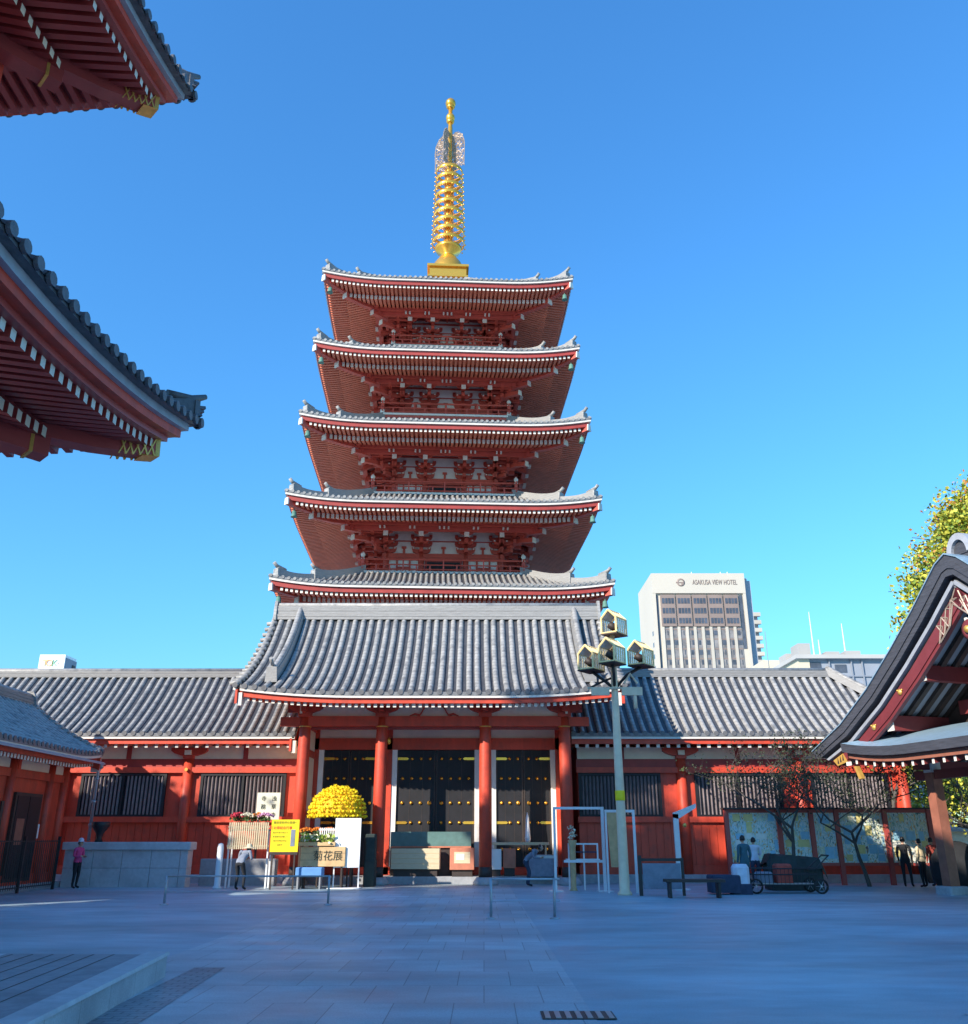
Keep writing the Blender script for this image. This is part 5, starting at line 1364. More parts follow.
ob = MB('terracotta'); ob.bbox(.72, 1.20, 35.9, 36.25, .55, 1.24, .02); ob.m('dark_wood'); ob.box(.76, 1.16, 35.95, 36.2, .26, .55); solo(ob, 'brick_red_box', 'small brick coloured box between the white box and the bending person', 'box')
ob = MB('cloth_gray'); ob.bbox(1.62, 2.62, 35.5, 36.2, .27, 1.02, .03); ob.m('steel'); ob.box(1.6, 2.64, 35.49, 35.5, .9, 1.0); solo(ob, 'grey_counter', 'grey counter box behind the bending person beside the right pillar', 'counter')
pc = MB('white_metal'); pc.lathe([(.10, 1.47), (.115, 1.6), (.06, 2.35), (.01, 2.56)], 1.68, 36.4, 12); pc.m('white_metal'); solo(pc, 'folded_umbrella', 'tall narrow white folded umbrella standing on the wooden rail', 'umbrella')
nt = MB('panel_white'); nt.box(.93, 1.07, 37.0, 37.08, 1.85, 2.02); 
# white frame in front of the right pillar
wf = thing('tube_frame', (3.1, 31.0, 0), 'thin white tubular frame standing in front of the right gate pillar', 'frame')
b = MB('white_metal'); b.box(2.28, 2.36, 30.96, 31.04, .0, 2.58); b.box(3.86, 3.96, 30.96, 31.04, 0, 2.58); b.box(2.36, 3.86, 30.97, 31.03, 2.50, 2.58); b.box(2.6, 3.86, 30.97, 31.03, .86, .94)
b.box(2.1, 2.54, 30.7, 31.3, 0, .03); b.box(3.68, 4.14, 30.7, 31.3, 0, .03); b.build('frame', wf)
wb = thing('work_bench', (3.3, 31.8, 0), 'low pale bench with dark shelf behind the thin white frame', 'bench')
b = MB('panel_white'); b.bbox(2.75, 3.85, 31.6, 32.1, .88, .96, .01); b.m('cloth_navy'); b.box(2.85, 3.75, 31.65, 32.05, 1.15, 1.19); b.m('panel_white')
for x in (2.8, 3.3, 3.76): b.box(x, x + .05, 31.65, 31.7, 0, 1.45)
b.box(2.8, 3.8, 31.66, 31.69, 1.40, 1.45); b.build('frame', wb)
vs = thing('bamboo_vase', (2.93, 31.4, .0), 'narrow wooden vase stand with pale blossoms beside the right gate pillar', 'vase stand')
b = MB('crate_wood'); b.lathe([(.14, 0), (.12, .03), (.09, .1), (.10, 1.3), (.15, 1.55)], 2.93, 31.4, 10); b.build('vase', vs)
b = MB('white_flower')
for i in range(12): flowerhead(b, (2.93 + rnd.gauss(0, .09), 31.4 + rnd.gauss(0, .09), 1.75 + rnd.gauss(0, .14)), .07, rnd, 12)
b.build('blossoms', vs)
cs = thing('orange_sign', (4.4, 30.0, 0), 'white framed orange cream sign panel behind the lamp post', 'sign')
b = MB('white_metal'); b.box(3.86, 4.82, 29.97, 30.03, 2.38, 2.46); b.box(4.74, 4.82, 29.97, 30.03, .0, 2.38); b.box(3.86, 3.92, 29.97, 30.03, .0, 2.38)
b.build('frame', cs); b = MB('poster_yellow'); b.ms = []; b.m('crate_wood'); b.hexa([(4.0, 29.98, .75), (4.4, 29.98, .75), (4.4, 30.02, .75), (4.0, 30.02, .75), (3.92, 29.98, 2.38), (4.4, 29.98, 2.38), (4.4, 30.02, 2.38), (3.92, 30.02, 2.38)]); b.build('panel', cs)
bl = thing('bent_pipe_stand', (6.6, 32.0, 0), 'white pipe post with its arm bent up to the right before the corridor', 'pipe stand')
b = MB('white_metal'); b.box(6.45, 6.62, 31.94, 32.06, 0, 2.38); b.hexa([(6.45, 31.94, 2.26), (6.62, 31.94, 2.22), (6.62, 32.06, 2.22), (6.45, 32.06, 2.26), (6.45, 31.94, 2.42), (7.26, 31.94, 2.72), (7.26, 32.06, 2.72), (6.45, 32.06, 2.42)])
b.hexa([(6.62, 31.941, 2.22), (7.24, 31.941, 2.58), (7.24, 32.059, 2.58), (6.62, 32.059, 2.22), (6.5, 31.941, 2.38), (7.25, 31.941, 2.70), (7.25, 32.059, 2.70), (6.5, 32.059, 2.38)])
b.box(6.3, 6.8, 31.7, 32.3, 0, .04); b.build('post', bl); b = MB('gold_dull'); b.ball((6.82, 31.95, 2.02), .07, 8, 6); b.build('lamp', bl)
# stone wall on the left
sw = thing('stone_wall', (-12.5, 33.7, 0), 'low pale granite block wall with a smooth coping before the left corridor', 'stone wall')
b = MB('granite_light'); x = -14.75
while x < -10.45:
    e = min(x + 1.02, -10.4)
    for z0_, z1_ in ((0, .62), (.63, 1.22)): b.bbox(x, e - .012, 33.42, 34.0, z0_, z1_, .012)
    x += 1.02
b.build('blocks', sw); b = MB('granite_light'); b.bbox(-14.85, -10.32, 33.34, 34.08, 1.225, 1.48, .03); b.build('coping', sw)
ur = MB('black_iron'); ur.lathe([(.14, 1.48), (.1, 1.6), (.12, 1.75), (.30, 2.0), (.33, 2.15), (.30, 2.16), (.26, 2.05)], -13.75, 33.75, 14); solo(ur, 'iron_urn', 'dark iron basin on top of the granite wall', 'urn')
kb_ = MB('granite'); kb_.bbox(-10.3, -7.55, 34.6, 35.0, 0, .9, .03); solo(kb_, 'low_kerb_wall', 'low grey stone kerb wall right of the granite block wall', 'kerb wall')
bd_ = MB('white_metal'); bd_.lathe([(.16, 0), (.16, .04), (.11, .08), (.11, 1.3), (.08, 1.42), (.01, 1.45)], -9.05, 32.6, 12); solo(bd_, 'white_bollard', 'pale round bollard at the left foot of the planter stand', 'bollard')
# iron fence
ifn = thing('iron_fence', (-14.4, 30, 0), 'thin black iron fence before the door of the left building', 'fence')
b = MB('black_iron')
for i in range(52): y = 25 + i * .14; b.tube([(-14.45, y, .1), (-14.45, y, 1.55)], .011, 4)
for z in (.15, 1.5): b.box(-14.47, -14.43, 25, 32.2, z, z + .03)
b.build('bars', ifn)
for y in (25, 27.4, 29.8, 32.2):
    b = MB('black_iron'); b.box(-14.49, -14.41, y - .04, y + .04, 0, 1.66); b.build('post', ifn)
# display boards to the right
def pict(mb, x0, x1, z0, z1, y, rnd):
    ms = ['poster_sky', 'poster_green', 'poster_yellow', 'poster_orange', 'poster_white', 'poster_white', 'poster_sky', 'poster_blue', 'poster_purple', 'poster_yellow']
    z = z1
    while z > z0 + .05:
        h = min(.22 + rnd.random() * .22, z - z0); x = x0 + rnd.random() * .2; e = 0
        while x < x1 - .03:
            w = min(.18 + rnd.random() * .3, x1 - x); mb.m(rnd.choice(['poster_mix', 'poster_mix', 'poster_mix2', 'poster_white', 'poster_yellow', 'poster_sky'])); mb.box(x + .01, x + w - .01, y, y + .012, z - h + .015, z - .01)
            x += w + (.12 if rnd.random() < .5 else 0)
        z -= h
lbls = ['left end display board of colourful small pictures behind the bare tree', 'second display board from the corridor end, colourful pictures in a red frame', 'third display board, yellow and pale pictures in a red frame', 'fourth display board, green and orange pictures in a red frame', 'right end display board of bright pictures near the open hall']
xs = (8.95, 10.9, 12.1, 13.05, 14.85, 16.5)
for i in range(5):
    xa, xb = xs[i], xs[i + 1]; y = 35.0
    t = thing('display_board', ((xa + xb) / 2, y, 0), lbls[i], 'display board', 'display boards before the right corridor'); rn = random.Random(i + 3)
    b = MB('hall_red'); b.box(xa, xa + .16, y - .1, y + .06, 0, 2.62); b.box(xa + .16, xb - .01, y - .06, y + .04, 2.50, 2.62); b.box(xa + .16, xb - .01, y - .06, y + .04, .66, .76)
    if i == 4: b.box(xb, xb + .16, y - .1, y + .06, 0, 2.62)
    b.m('dark_wood'); b.box(xa - .05, xb + .05, y - .35, y + .25, 2.621, 2.67); b.build('frame', t)
    b = MB('poster_mix'); b.box(xa + .16, xb - .01, y + .0, y + .03, .76, 2.5); b.build('backing', t)
    b = MB(); pict(b, xa + .2, xb - .04, .8, 2.46, y - .016, rn); b.build('pictures', t)
# cart, bench, people at right
ct = thing('hand_cart', (9.4, 30.0, 0), 'low dark hand cart with wheels and a metal basket under a dark green cover', 'cart')
b = MB('black_iron')
for z in (.25, .55, .72):
    b.tube([(8.3, 29.6, z), (10.3, 29.6, z), (10.3, 30.4, z), (8.3, 30.4, z), (8.3, 29.6, z)], .02, 6)
for i in range(17): x = 8.3 + i * .125; b.tube([(x, 29.6, .25), (x, 29.6, .72)], .008, 4); b.tube([(x, 30.4, .25), (x, 30.4, .72)], .008, 4)
b.tube([(10.3, 29.65, .72), (10.75, 29.7, 1.1)], .02, 6); b.tube([(10.3, 30.35, .72), (10.75, 30.3, 1.1)], .02, 6); b.tube([(10.75, 29.7, 1.1), (10.75, 30.3, 1.1)], .025, 6); b.build('basket', ct)
for x in (8.35, 10.35):
    for y in (29.5, 30.5):
        w = MB('rubber'); w.T = (lambda X, Y: (lambda p: (X + p[0], Y + p[2], .22 + p[1])))(x, y); w.lathe([(.17, -.03), (.22, -.025), (.22, .025), (.17, .03)], 0, 0, 18, cap=False); w.m('steel'); w.lathe([(.03, -.04), (.03, .04)], 0, 0, 8)
        for q in range(6): w.tube([(0, 0, 0), (.18 * math.cos(q * 1.047), .18 * math.sin(q * 1.047), 0)], .008, 4)
        w.build('wheel', ct)
b = MB('steel'); b.box(8.35, 10.25, 29.65, 30.35, .27, .29); b.m('cloth_red'); b.bbox(9.1, 9.6, 29.75, 30.2, .30, .85, .06); b.m('cloth_gray'); b.bbox(8.5, 9.0, 29.8, 30.2, .30, .62, .06); b.build('load', ct)
tp = MB('tarp_green'); rn = random.Random(9)
N_, M_ = 12, 6
def tz(i, j): return 1.12 - .16 * i / N_ + .14 * math.sin(i * 1.3 + j) * .3 + (-.35 if j in (0, M_) else 0) + (-.3 if i in (0, N_) else 0)
tp.strips([[(9.3 + 1.9 * i / N_, 31.2 + 1.1 * j / M_, tz(i, j)) for j in range(M_ + 1)] for i in range(N_ + 1)]); tp.bbox(9.38, 11.1, 31.28, 32.2, .02, .80, .06)
solo(tp, 'covered_stack', 'long low stack under a dark green cover behind the hand cart', 'covered goods')
bn = thing('bench', (6.0, 27.6, 0), 'dark wooden bench with a backless seat right of the lamp post', 'bench')
b = MB('dark_wood'); b.bbox(5.2, 6.9, 27.4, 27.9, .42, .50, .015); b.build('seat', bn)
for x in (5.3, 6.7): b = MB('black_iron'); b.box(x, x + .06, 27.45, 27.85, 0, .42); b.build('leg', bn)
gb = thing('guard_frame', (5.3, 28.6, 0), 'dark framed low guard stand with grey cloth panel beside the lamp post', 'guard stand')
b = MB('black_iron'); b.box(4.62, 4.72, 28.56, 28.64, 0, 1.12); b.box(5.9, 5.98, 28.56, 28.64, 0, 1.05); b.box(4.72, 5.9, 28.57, 28.63, .96, 1.04); b.build('frame', gb)
b = MB('cloth_gray'); b.box(4.74, 5.88, 28.585, 28.615, .18, .90); b.build('panel', gb)
wt = MB('cloth_white')
wt.bbox(7.62, 8.12, 29.2, 29.6, .30, .86, .10); wt.m('cloth_navy'); wt.bbox(6.9, 7.8, 29.1, 29.8, .05, .55, .05); wt.bbox(7.55, 8.15, 29.15, 29.65, .0, .30, .04)
solo(wt, 'luggage_bundle', 'pale squarish bag on a dark bag left of the hand cart', 'luggage')
# people
person((-13.9, 32.6, 0), 'person in a white cap and pink top by the iron fence', h=1.52, face=R(70), top='cloth_pink', low='cloth_black', hat='cap', arms='front', hatmat='cloth_white')
person((-8.05, 31.6, 0), 'person in a wide straw hat and dark clothes before the slatted planter stand', h=1.60, face=R(165), top='cloth_gray', low='cloth_black', pose='bend', hat='brim', arms='front', hatmat='straw')
person((1.55, 34.0, 0), 'person in a grey jacket bending forward in the right bay of the gate', h=1.62, face=R(80), top='cloth_gray', low='cloth_navy', pose='bend', arms='front')
person((8.45, 30.9, 0), 'standing person in a long dark teal coat behind the hand cart', h=1.66, face=R(200), top='cloth_teal', low='cloth_teal', arms='down')
person((9.5, 33.4, 0), 'standing person in a white top and blue jeans before the display boards', h=1.60, face=R(180), top='cloth_white', low='cloth_navy', arms='front')
person((14.85, 33.6, 0), 'standing person in black beside the person in a peach top', h=1.62, face=R(150), top='cloth_black', low='cloth_black', arms='down')
person((15.25, 33.2, 0), 'standing person in a peach coloured top near the open hall pillar', h=1.56, face=R(210), top='box_cream', low='cloth_black', arms='down')
person((16.0, 33.9, 0), 'standing person in a brick red top left of the open hall pillar', h=1.60, face=R(190), top='cloth_red', low='cloth_navy', arms='down')
wb_ = MB('cloth_black')
wb_.lathe([(.7, 0), (.85, .5), (.8, 1.0), (.55, 1.35), (.2, 1.5), (.01, 1.52)], 15.8, 31.8, 16); 
solo(wb_, 'covered_basin', 'rounded dark covered water basin inside the open hall', 'basin')
# ------------------------------------------------------------------ city behind
ht = thing('hotel_tower', (44.5, 187, 0), 'tall pale slab hotel tower with bronze window bays and rooftop lettering', 'hotel')
X0, X1, Y0, Y1, ZT = 35.1, 54.6, 180, 196, 53.9
b = MB('hotel_white'); b.box(X0, X1, Y0, Y1, 0, ZT); b.box(X0 - .02, X0 + .7, Y0 - .5, Y0, 0, 49.6); b.box(X0, X1, Y0 - .55, Y0, 49.6, ZT); b.box(X1 - .6, X1, Y0 - .5, Y0, 0, 49.6)
b.m('hotel_grey'); b.box(X1, X1 + 1.6, Y0 + 1, Y1, 0, ZT - 1.2); b.m('hotel_white'); b.box(X1, X1 + 1.0, Y0 + 1.2, Y1, ZT - 2.2, ZT - .6); b.build('wall', ht)
b = MB('tower_glass'); b.box(X0 + .75, X0 + 1.2, Y0 - .1, Y0 - .02, 0, 49.2); b.box(X1 - 1.4, X1 - .7, Y0 - .1, Y0 - .02, 38, 49.2); b.build('glass_strip', ht)
bx0, bx1 = X0 + 1.5, X1 - 1.55
for i in range(5):
    a = bx0 + (bx1 - bx0) * i / 5 + .15; e = bx0 + (bx1 - bx0) * (i + 1) / 5 - .15
    b = MB('hotel_bronze'); b.box(a, e, Y0 - .45, Y0 - .01, 42.6, 49.3); bo = b.build('bronze_bay', ht)
    for j in range(3):
        w = MB('tower_glass'); z = 47.4 - j * 2.1
        for q in range(4): xx = a + .2 + (e - a - .4) * q / 4; w.box(xx + .06, xx + (e - a - .4) / 4 - .06, Y0 - .5, Y0 - .451, z, z + 1.15)
        w.build('window', bo)
nf = 10
for i in range(nf):
    a = bx0 + (bx1 - bx0) * i / nf
    b = MB('curtain_glass'); b.box(a + .59, a + (bx1 - bx0) / nf + .02, Y0 - .12, Y0 - .015, 0, 42.5)
    b.m('tower_glass'); rn = random.Random(i)
    for z in range(0, 21): 
        zz = z * 2.02
        if rn.random() < .75: b.box(a + .85 + (.0 if rn.random() < .5 else .32), a + 1.35 + (.0 if rn.random() < .5 else .3), Y0 - .16, Y0 - .121, zz + .4, zz + 1.35)
    b.m('hotel_bronze')
    for z in range(0, 21): b.box(a + .76, a + (bx1 - bx0) / nf, Y0 - .15, Y0 - .122, z * 2.02 + 1.5, z * 2.02 + 1.75)
    b.build('window', ht)
    b = MB('hotel_white'); b.box(a, a + .58, Y0 - .34, Y0 - .01, 0, 42.55); b.build('fin', ht)
b = MB('tower_glass')
for z in (41, 38.6, 36.2, 33.8): b.box(X0 - .04, X0 - .0, Y0 + 1.0, Y0 + 1.9, z, z + .9)
b.build('side_window', ht)
text('ASAKUSA VIEW HOTEL', ht, (48.3, Y0 - .6, 51.9), 1.5, 'hotel_bronze', sx=.60, ext=.03)
b = MB('hotel_bronze'); b.T = lambda p: (41.2 + p[0], Y0 - .56 - p[2], 51.9 + p[1]); b.lathe([(.55, 0), (.85, 0), (.85, .06), (.55, .06)], 0, 0, 18, cap=False); b.box(-1.0, .2, -.12, .12, .0, .08); b.box(.1, .6, -.5, .1, 0, .07); b.build('emblem', ht)
for x in (45.2, 51.5, 53): b = MB('white_metal'); b.tube([(x, 186, ZT), (x, 186, ZT + 2.2)], .08, 6); b.build('antenna', ht)
tt = thing('slender_tower', (71, 232, 0), 'slender tower of striped white balconies behind the right edge of the hotel', 'apartment tower')
b = MB('hotel_grey'); b.box(67, 72.4, 230, 240, 0, 57.6); b.build('wall', tt); b = MB('hotel_white'); b.box(67.5, 70.6, 229, 236, 57.6, 60.2); b.build('roof_house', tt)
for i in range(15):
    b = MB('hotel_white'); z = 56.6 - i * 2.1; b.box(66.8, 72.9, 228.8, 229.99, z, z + 1.0); b.build('balcony', tt)
ab = thing('apartment_block', (46, 124, 0), 'low beige and blue grey apartment block above the right corridor roof', 'apartment building')
b = MB('concrete_beige'); b.box(41.2, 42.7, 116, 130, 0, 23.7); b.box(41.0, 44.0, 130, 142, 0, 26.2); b.m('concrete_grey'); b.box(42.7, 52.5, 116.2, 130, 0, 23.7)
b.m('concrete_pale'); b.box(40.8, 53, 115.4, 130.5, 23.7, 24.2); b.build('wall', ab)
b = MB('tower_glass'); b.box(42.8, 44.2, 116.1, 116.19, 22.0, 23.3); b.box(46.0, 47.5, 116.1, 116.19, 22.0, 23.0); b.box(41.15, 41.19, 120, 121.5, 22, 23); b.box(41.15, 41.19, 125, 126.5, 22, 23); b.build('window', ab)
b = MB('concrete_grey'); 
for x in (45.2, 48.1, 49.5): b.box(x, x + .12, 115.9, 116.19, 18, 23.6)
b.box(44.2, 52, 116.0, 116.19, 21.4, 21.6); b.build('balcony', ab)
b = MB('concrete_pale'); b.box(41.8, 43.4, 117, 120, 24.2, 26.0); b.box(41.4, 42.2, 121, 124, 24.2, 25.4); b.box(45.4, 47.2, 117, 120, 24.2, 24.9); b.box(48.0, 50.0, 117, 119, 24.2, 25.0); build_pieces(b, 'roof_house', ab)
for x, h in ((44.0, 6.2), (48.2, 4.6), (44.8, 2.4)): b = MB('white_metal'); b.tube([(x, 117.5, 24.2), (x, 117.5, 24.2 + h)], [.09, .04], 5); b.build('antenna', ab)
ac = thing('rooftop_annex', (61.5, 135, 0), 'bluish grey building with rooftop tanks right of the apartment block', 'building')
b = MB('concrete_grey'); b.box(56, 66, 132, 145, 0, 25.6); b.m('concrete_pale'); b.box(55.8, 66.2, 131.8, 145.2, 25.6, 25.9); b.build('wall', ac)
b = MB('tower_glass'); 
for x in (56.6, 57.8, 59, 60.2): b.box(x, x + .7, 131.7, 131.79, 24.4, 25.3)
b.build('window', ac)
for x in (57, 58.6, 60.2): b = MB('steel'); b.lathe([(.5, 25.9), (.5, 26.6), (.1, 26.9)], x, 133, 10); b.build('roof_tank', ac)
a2 = thing('antenna_mast', (41.8, 130, 0), 'thin lone antenna mast between the hotel and the apartment block', 'antenna'); b = MB('steel'); b.tube([(41.8, 130, 0), (41.8, 130, 30.5)], [.12, .05], 5); b.build('mast', a2)
sg = thing('sign_building', (-43.2, 95, 0), 'white rooftop box with a multicoloured logo above the left corridor ridge', 'building')
b = MB('panel_white'); b.box(-45.3, -42.7, 90, 92.6, 0, 19.2); b.m('concrete_grey'); b.box(-42.7 + .0, -42.62, 90.2, 92.6, 0, 18.9); b.build('wall', sg)
b = MB('dark_wood'); b.box(-42.62, -42.55, 91.6, 92.2, 16.8, 18.4); b.build('side_door', sg)
for s_, x, m_ in (('T', -44.65, 'poster_yellow'), ('O', -44.2, 'poster_orange'), ('K', -43.68, 'poster_green'), ('·', -43.35, 'poster_purple')):
    text(s_, sg, (x, 89.97, 18.3), .95, m_, ext=.03, name='logo_letter')
for i, (x, z) in enumerate(((-44.6, 19.0), (-43.4, 19.0))): b = MB('steel'); b.tube([(x, 92, z), (x, 92, z + .3)], .1, 6); b.build('antenna', sg)

# ------------------------------------------------------------------ trees
def ginkgo_mats(c, rnd):
    t = (c.z - 8) / 15
    if rnd.random() < .10 + max(0, t - .45) * 1.0: return ['leaf_orange', 'leaf_ginkgo']
    if rnd.random() < .45: return ['leaf_ginkgo', 'leaf_green', 'leaf_ginkgo']
    return ['leaf_ginkgo', 'leaf_yellow', 'leaf_green']
def big_tree(base, label, centre, rad, ncl, per, leaf, mats_fn, seed, trunk_r=.4, cat='tree', name='ginkgo_tree', cr=1.0):
    t = thing(name, base, label, cat); rn = random.Random(seed)
    tr = MB('bark'); b_ = Vector(base); c = Vector(centre)
    tr.tube([b_, b_ + Vector((.1, 0, (c.z - b_.z) * .4)), c, c + Vector((0, 0, rad[2] * .7))], [trunk_r, trunk_r * .8, trunk_r * .5, .05], 10)
    for i in range(26):
        z = b_.z + (c.z + rad[2] * .7 - b_.z) * (.30 + .65 * i / 26); a = i * 2.4; l = rad[0] * (.5 + .4 * rn.random())
        p = Vector((c.x * .9 + b_.x * .1, c.y * .9 + b_.y * .1, z)); e = p + Vector((math.cos(a) * l, math.sin(a) * l, l * .45))
        tr.tube([p, (p + e) / 2 + Vector((0, 0, l * .05)), e], [trunk_r * .28, trunk_r * .18, .02], 5)
    tr.build('trunk', t); cm = MB(); clump_crown(cm, centre, rad, ncl, per, leaf, mats_fn, seed, cr); cm.build('crown', t); return t
big_tree((30.5, 47.0, 0), 'tall yellow green ginkgo tree turning orange at the top behind the open hall', (31.4, 47, 11.0), (8.4, 5.0, 10.6), 3400, 80, .23, ginkgo_mats, 4)
yel = lambda c, rnd: ['leaf_yellow', 'leaf_ginkgo'] if rnd.random() < .75 else ['leaf_green']
big_tree((24.5, 46.0, 0), 'bright yellow leafed tree seen under the eave of the open hall', (24.0, 46, 4.6), (4.6, 3.0, 2.6), 190, 60, .20, yel, 8, .3, name='yellow_tree', cr=.8)
big_tree((31.5, 50.0, 0), 'yellow leafed tree at the far right behind the hall pillar', (31.0, 50, 4.8), (4.5, 3.0, 2.8), 170, 60, .20, yel, 9, .3, name='yellow_tree', cr=.8)
limb_tree('leaning_tree', (17.2, 36.6, 0), 'dark leaning tree with twisting limbs left of the hall pillar', 'tree', 2.6, .22, .62, 4, 12, ['leaf_olive', 'leaf_ginkgo'], 1200, .12, lean=(-.35, 0), leaf_sd=.25)
limb_tree('plum_tree', (21.3, 38.8, 0), 'dark branching plum tree between the hall pillars', 'tree', 1.9, .20, .70, 4, 5, ['leaf_ginkgo', 'leaf_yellow'], 900, .13, lean=(.2, 0), leaf_sd=.25)
limb_tree('bare_tree', (10.9, 33.6, 0), 'nearly bare small tree with a few dark leaves before the right corridor', 'tree', 2.0, .09, .78, 5, 21, ['leaf_olive', 'leaf_olive', 'leaf_dark'], 2600, .085, lean=(.05, 0), leaf_sd=.14, up=.5)
limb_tree('bare_tree', (13.6, 33.9, 0), 'sparse twiggy tree beside the dark post of the display boards', 'tree', 2.1, .08, .75, 5, 33, ['leaf_olive', 'leaf_olive', 'leaf_dark'], 2400, .085, lean=(-.05, 0), leaf_sd=.16, up=.5)
# unseen trees added outside the left edge to shade side building, gate and corridors
dk = lambda c, rnd: ['leaf_dark', 'leaf_olive']
big_tree((-28.0, 19.2, 0), 'big dark unseen tree added beyond the left edge to shade the side building', (-28.0, 19.2, 8.9), (4.2, 4.2, 6.0), 330, 42, .40, dk, 14, .5, name='unseen_shade_tree', cr=1.3)
big_tree((-35.0, 17.0, 0), 'second unseen shade tree added farther beyond the left edge', (-35.0, 17, 9.6), (4.6, 4.6, 6.8), 330, 42, .40, dk, 15, .45, name='unseen_shade_tree', cr=1.3)
big_tree((-27.8, 1.6, 0), 'tallest unseen shade tree added beyond the left edge behind the great gate', (-27.8, 1.6, 21.0), (1.9, 2.3, 8.0), 380, 42, .38, dk, 18, .45, name='unseen_shade_tree', cr=.9)
big_tree((-26.3, 6.6, 0), 'tall unseen shade tree added beyond the left edge beside the great gate', (-26.3, 6.6, 14.4), (1.9, 2.2, 7.6), 300, 42, .36, dk, 17, .40, name='unseen_shade_tree', cr=.8)
wl = thing('garden_wall', (30, 44, 0), 'pale plastered garden wall behind the open hall', 'wall'); b = MB('box_cream'); b.box(19.5, 42, 43.5, 43.8, 0, 1.9); b.build('wall', wl); b = MB('tile_roll'); b.box(19.4, 42, 43.3, 44.0, 1.9, 2.1); b.build('coping', wl)

# ------------------------------------------------------------------ ground
def ground_mat(name, rgb, kind):
    m = bpy.data.materials.new(name); m.use_nodes = True; nt = m.node_tree; N = nt.nodes; L = nt.links; b = N['Principled BSDF']
    b.inputs['Roughness'].default_value = .62
    geo = N.new('ShaderNodeNewGeometry')
    def noise(sc, det, scale=(1, 1, 1)):
        mp = N.new('ShaderNodeMapping'); mp.inputs['Scale'].default_value = scale; L.new(geo.outputs['Position'], mp.inputs['Vector'])
        n = N.new('ShaderNodeTexNoise'); n.inputs['Scale'].default_value = sc; n.inputs['Detail'].default_value = det; n.inputs['Roughness'].default_value = .62; L.new(mp.outputs[0], n.inputs['Vector']); return n
    def ramp(src, a, c0, e, c1):
        r = N.new('ShaderNodeValToRGB'); r.color_ramp.elements[0].position = a; r.color_ramp.elements[0].color = (*c0, 1); r.color_ramp.elements[1].position = e; r.color_ramp.elements[1].color = (*c1, 1); L.new(src, r.inputs['Fac']); return r
    def mul(a, c, f=1.0):
        x = N.new('ShaderNodeMix'); x.data_type = 'RGBA'; x.blend_type = 'MULTIPLY'; x.inputs['Factor'].default_value = f; L.new(a, x.inputs['A']); L.new(c, x.inputs['B']); return x.outputs['Result']
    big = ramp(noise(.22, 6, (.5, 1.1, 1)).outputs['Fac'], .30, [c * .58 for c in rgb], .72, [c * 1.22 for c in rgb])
    mid = ramp(noise(1.6, 8, (.35, 1, 1)).outputs['Fac'], .3, (.74, .74, .76), .7, (1.12, 1.12, 1.1))
    fine = ramp(noise(55, 4).outputs['Fac'], .3, (.82, .82, .82), .7, (1.15, 1.15, 1.15))
    out = mul(mul(big.outputs[0], mid.outputs[0]), fine.outputs[0])
    if kind:
        mp = N.new('ShaderNodeMapping'); L.new(geo.outputs['Position'], mp.inputs['Vector'])
        br = N.new('ShaderNodeTexBrick'); br.inputs['Scale'].default_value = 1.0; br.inputs['Mortar Size'].default_value = kind[2]; br.inputs['Brick Width'].default_value = kind[0]; br.inputs['Row Height'].default_value = kind[1]
        br.inputs['Color1'].default_value = (.88, .88, .88, 1); br.inputs['Color2'].default_value = (1.08, 1.08, 1.06, 1); br.inputs['Mortar'].default_value = (.5, .5, .5, 1); L.new(mp.outputs[0], br.inputs['Vector'])
        out = mul(out, br.outputs['Color'])
    L.new(out, b.inputs['Base Color'])
    rr = ramp(noise(.8, 6, (.4, 1, 1)).outputs['Fac'], .3, (.36,) * 3, .7, (.62,) * 3); L.new(rr.outputs[0], b.inputs['Roughness'])
    bp = N.new('ShaderNodeBump'); bp.inputs['Strength'].default_value = .35; bp.inputs['Distance'].default_value = .01
    L.new(noise(40, 5).outputs['Fac'], bp.inputs['Height']); L.new(bp.outputs[0], b.inputs['Normal']); MAT[name] = m
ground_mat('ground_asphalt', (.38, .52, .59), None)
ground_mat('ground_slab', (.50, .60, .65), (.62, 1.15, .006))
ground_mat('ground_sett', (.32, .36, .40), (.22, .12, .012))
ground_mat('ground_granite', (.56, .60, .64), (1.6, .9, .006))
def sheet(name, pts, z, m_):
    b = MB(m_); b.poly([(x, y, z) for x, y in pts]); o = b.build(name); o['kind'] = 'structure'; return o
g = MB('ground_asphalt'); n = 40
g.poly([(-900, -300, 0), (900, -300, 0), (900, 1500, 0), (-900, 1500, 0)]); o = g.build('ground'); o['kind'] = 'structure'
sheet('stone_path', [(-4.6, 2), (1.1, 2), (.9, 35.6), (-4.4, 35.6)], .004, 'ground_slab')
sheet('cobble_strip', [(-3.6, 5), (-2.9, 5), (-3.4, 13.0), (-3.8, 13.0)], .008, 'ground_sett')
sheet('pale_paving', [(4.6, 9.7), (9.5, 9.0), (12, 12.2), (8.5, 12.8)], .005, 'ground_slab')
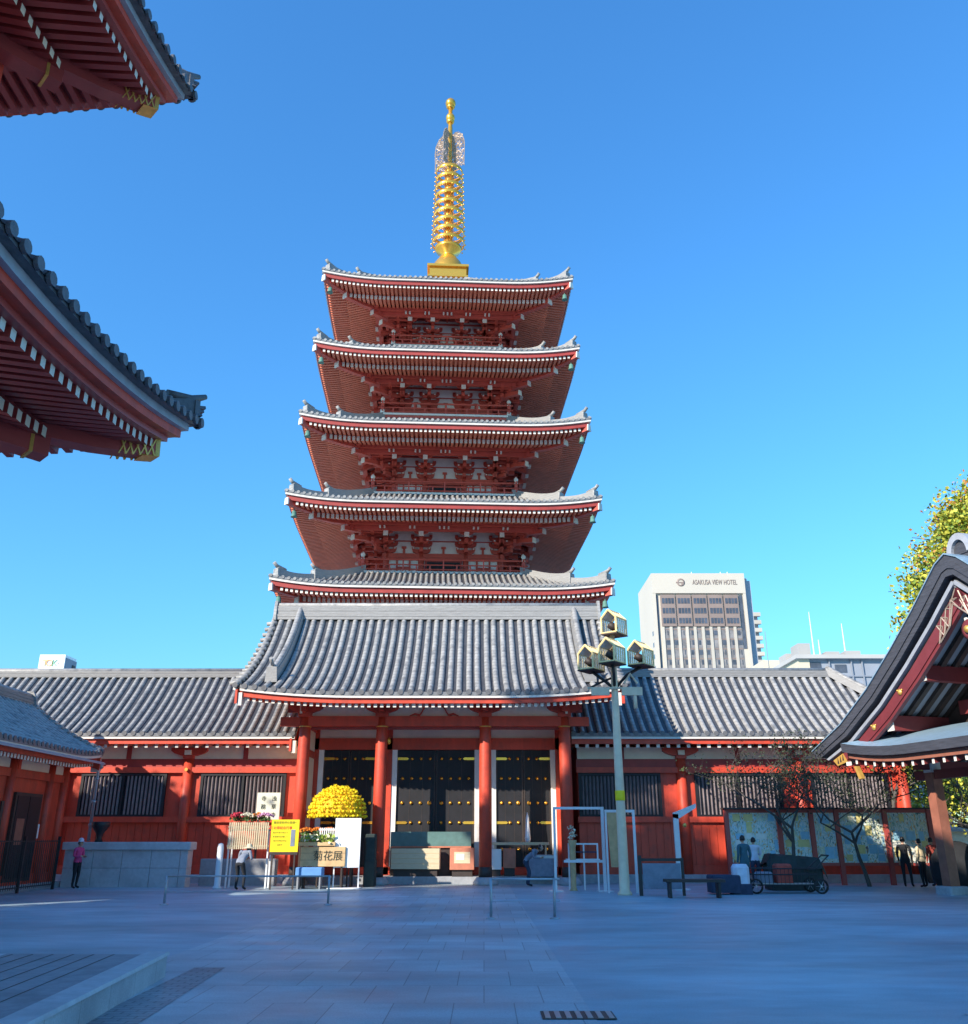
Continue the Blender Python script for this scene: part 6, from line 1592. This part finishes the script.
# raised granite platform, near left
gp = thing('stone_platform', (-6, 9, 0), 'raised pale granite platform corner at the lower left', 'platform')
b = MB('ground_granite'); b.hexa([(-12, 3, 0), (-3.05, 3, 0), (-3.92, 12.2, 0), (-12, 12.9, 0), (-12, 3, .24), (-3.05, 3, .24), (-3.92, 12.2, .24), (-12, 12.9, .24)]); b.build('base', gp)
b = MB('granite_light'); 
b.hexa([(-3.28, 3, .245), (-3.02, 3, .245), (-3.90, 12.24, .245), (-4.16, 12.2, .245), (-3.28, 3, .29), (-3.04, 3, .28), (-3.91, 12.22, .28), (-4.16, 12.2, .29)]); b.build('kerb', gp)
b = MB('granite'); b.hexa([(-5.0, 3, .245), (-3.34, 3, .245), (-4.22, 12.1, .245), (-5.9, 12.2, .245), (-5.0, 3, .262), (-3.34, 3, .262), (-4.22, 12.1, .262), (-5.9, 12.2, .262)])
b.m('dark_wood')
for t_ in range(6):
    k0 = t_ / 6; b.hexa([(-4.9 + k0 * 1.5, 3, .263), (-4.885 + k0 * 1.5, 3, .263), (-5.785 + k0 * 1.5, 12.1, .263), (-5.8 + k0 * 1.5, 12.1, .263), (-4.9 + k0 * 1.5, 3, .265), (-4.885 + k0 * 1.5, 3, .265), (-5.785 + k0 * 1.5, 12.1, .265), (-5.8 + k0 * 1.5, 12.1, .265)])
b.build('paving_band', gp)
dr = MB('black_iron'); dr.box(.55, 1.25, 9.45, 9.85, .006, .012); dr.m('steel')
for i in range(7): dr.box(.58 + i * .1, .63 + i * .1, 9.48, 9.82, .012, .018)
solo(dr, 'drain_grate', 'slotted metal drain grate in the paving at the bottom edge', 'drain grate')

# ------------------------------------------------------------------ camera, sun, sky
cam = bpy.data.cameras.new('camera'); co = bpy.data.objects.new('camera', cam); col.objects.link(co); scene.camera = co
co.location = (0, 0, 1.6); co.rotation_euler = (R(90 + 20.2), 0, 0)
cam.sensor_fit = 'VERTICAL'; cam.sensor_height = 24; cam.lens = 887 / 1024 * 24; cam.clip_end = 5000; cam.clip_start = .1
AZ, EL = 44.5, 26.8    # light travels towards +x,+y: AZ measured from +Y
sd = Vector((-math.sin(R(AZ)) * math.cos(R(EL)), -math.cos(R(AZ)) * math.cos(R(EL)), math.sin(R(EL))))
sun = bpy.data.lights.new('sun', 'SUN'); so_ = bpy.data.objects.new('sun', sun); col.objects.link(so_)
sun.energy = 3.3; sun.angle = R(.5); sun.color = (1.0, .90, .76); so_.rotation_euler = (-sd).to_track_quat('-Z', 'Y').to_euler(); so_.location = sd * 100
w = bpy.data.worlds.new('World'); scene.world = w; w.use_nodes = True; nt = w.node_tree
bg = nt.nodes['Background']; sk = nt.nodes.new('ShaderNodeTexSky'); sk.sky_type = 'NISHITA'; sk.sun_disc = False
sk.sun_elevation = R(EL); sk.sun_rotation = math.atan2(sd.x, sd.y); sk.air_density = 2.0; sk.dust_density = 0.0; sk.ozone_density = 10; sk.altitude = 0
mx = nt.nodes.new('ShaderNodeMix'); mx.data_type = 'RGBA'; mx.blend_type = 'MULTIPLY'; mx.inputs['Factor'].default_value = 1; mx.inputs['B'].default_value = (.40, .68, .85, 1); nt.links.new(sk.outputs[0], mx.inputs['A']); nt.links.new(mx.outputs['Result'], bg.inputs['Color']); bg.inputs['Strength'].default_value = .15
scene.view_settings.view_transform = 'Standard'; scene.view_settings.look = 'None'; scene.view_settings.exposure = 1.15; scene.view_settings.gamma = 1
scene.cycles.max_bounces = 12; scene.cycles.diffuse_bounces = 8
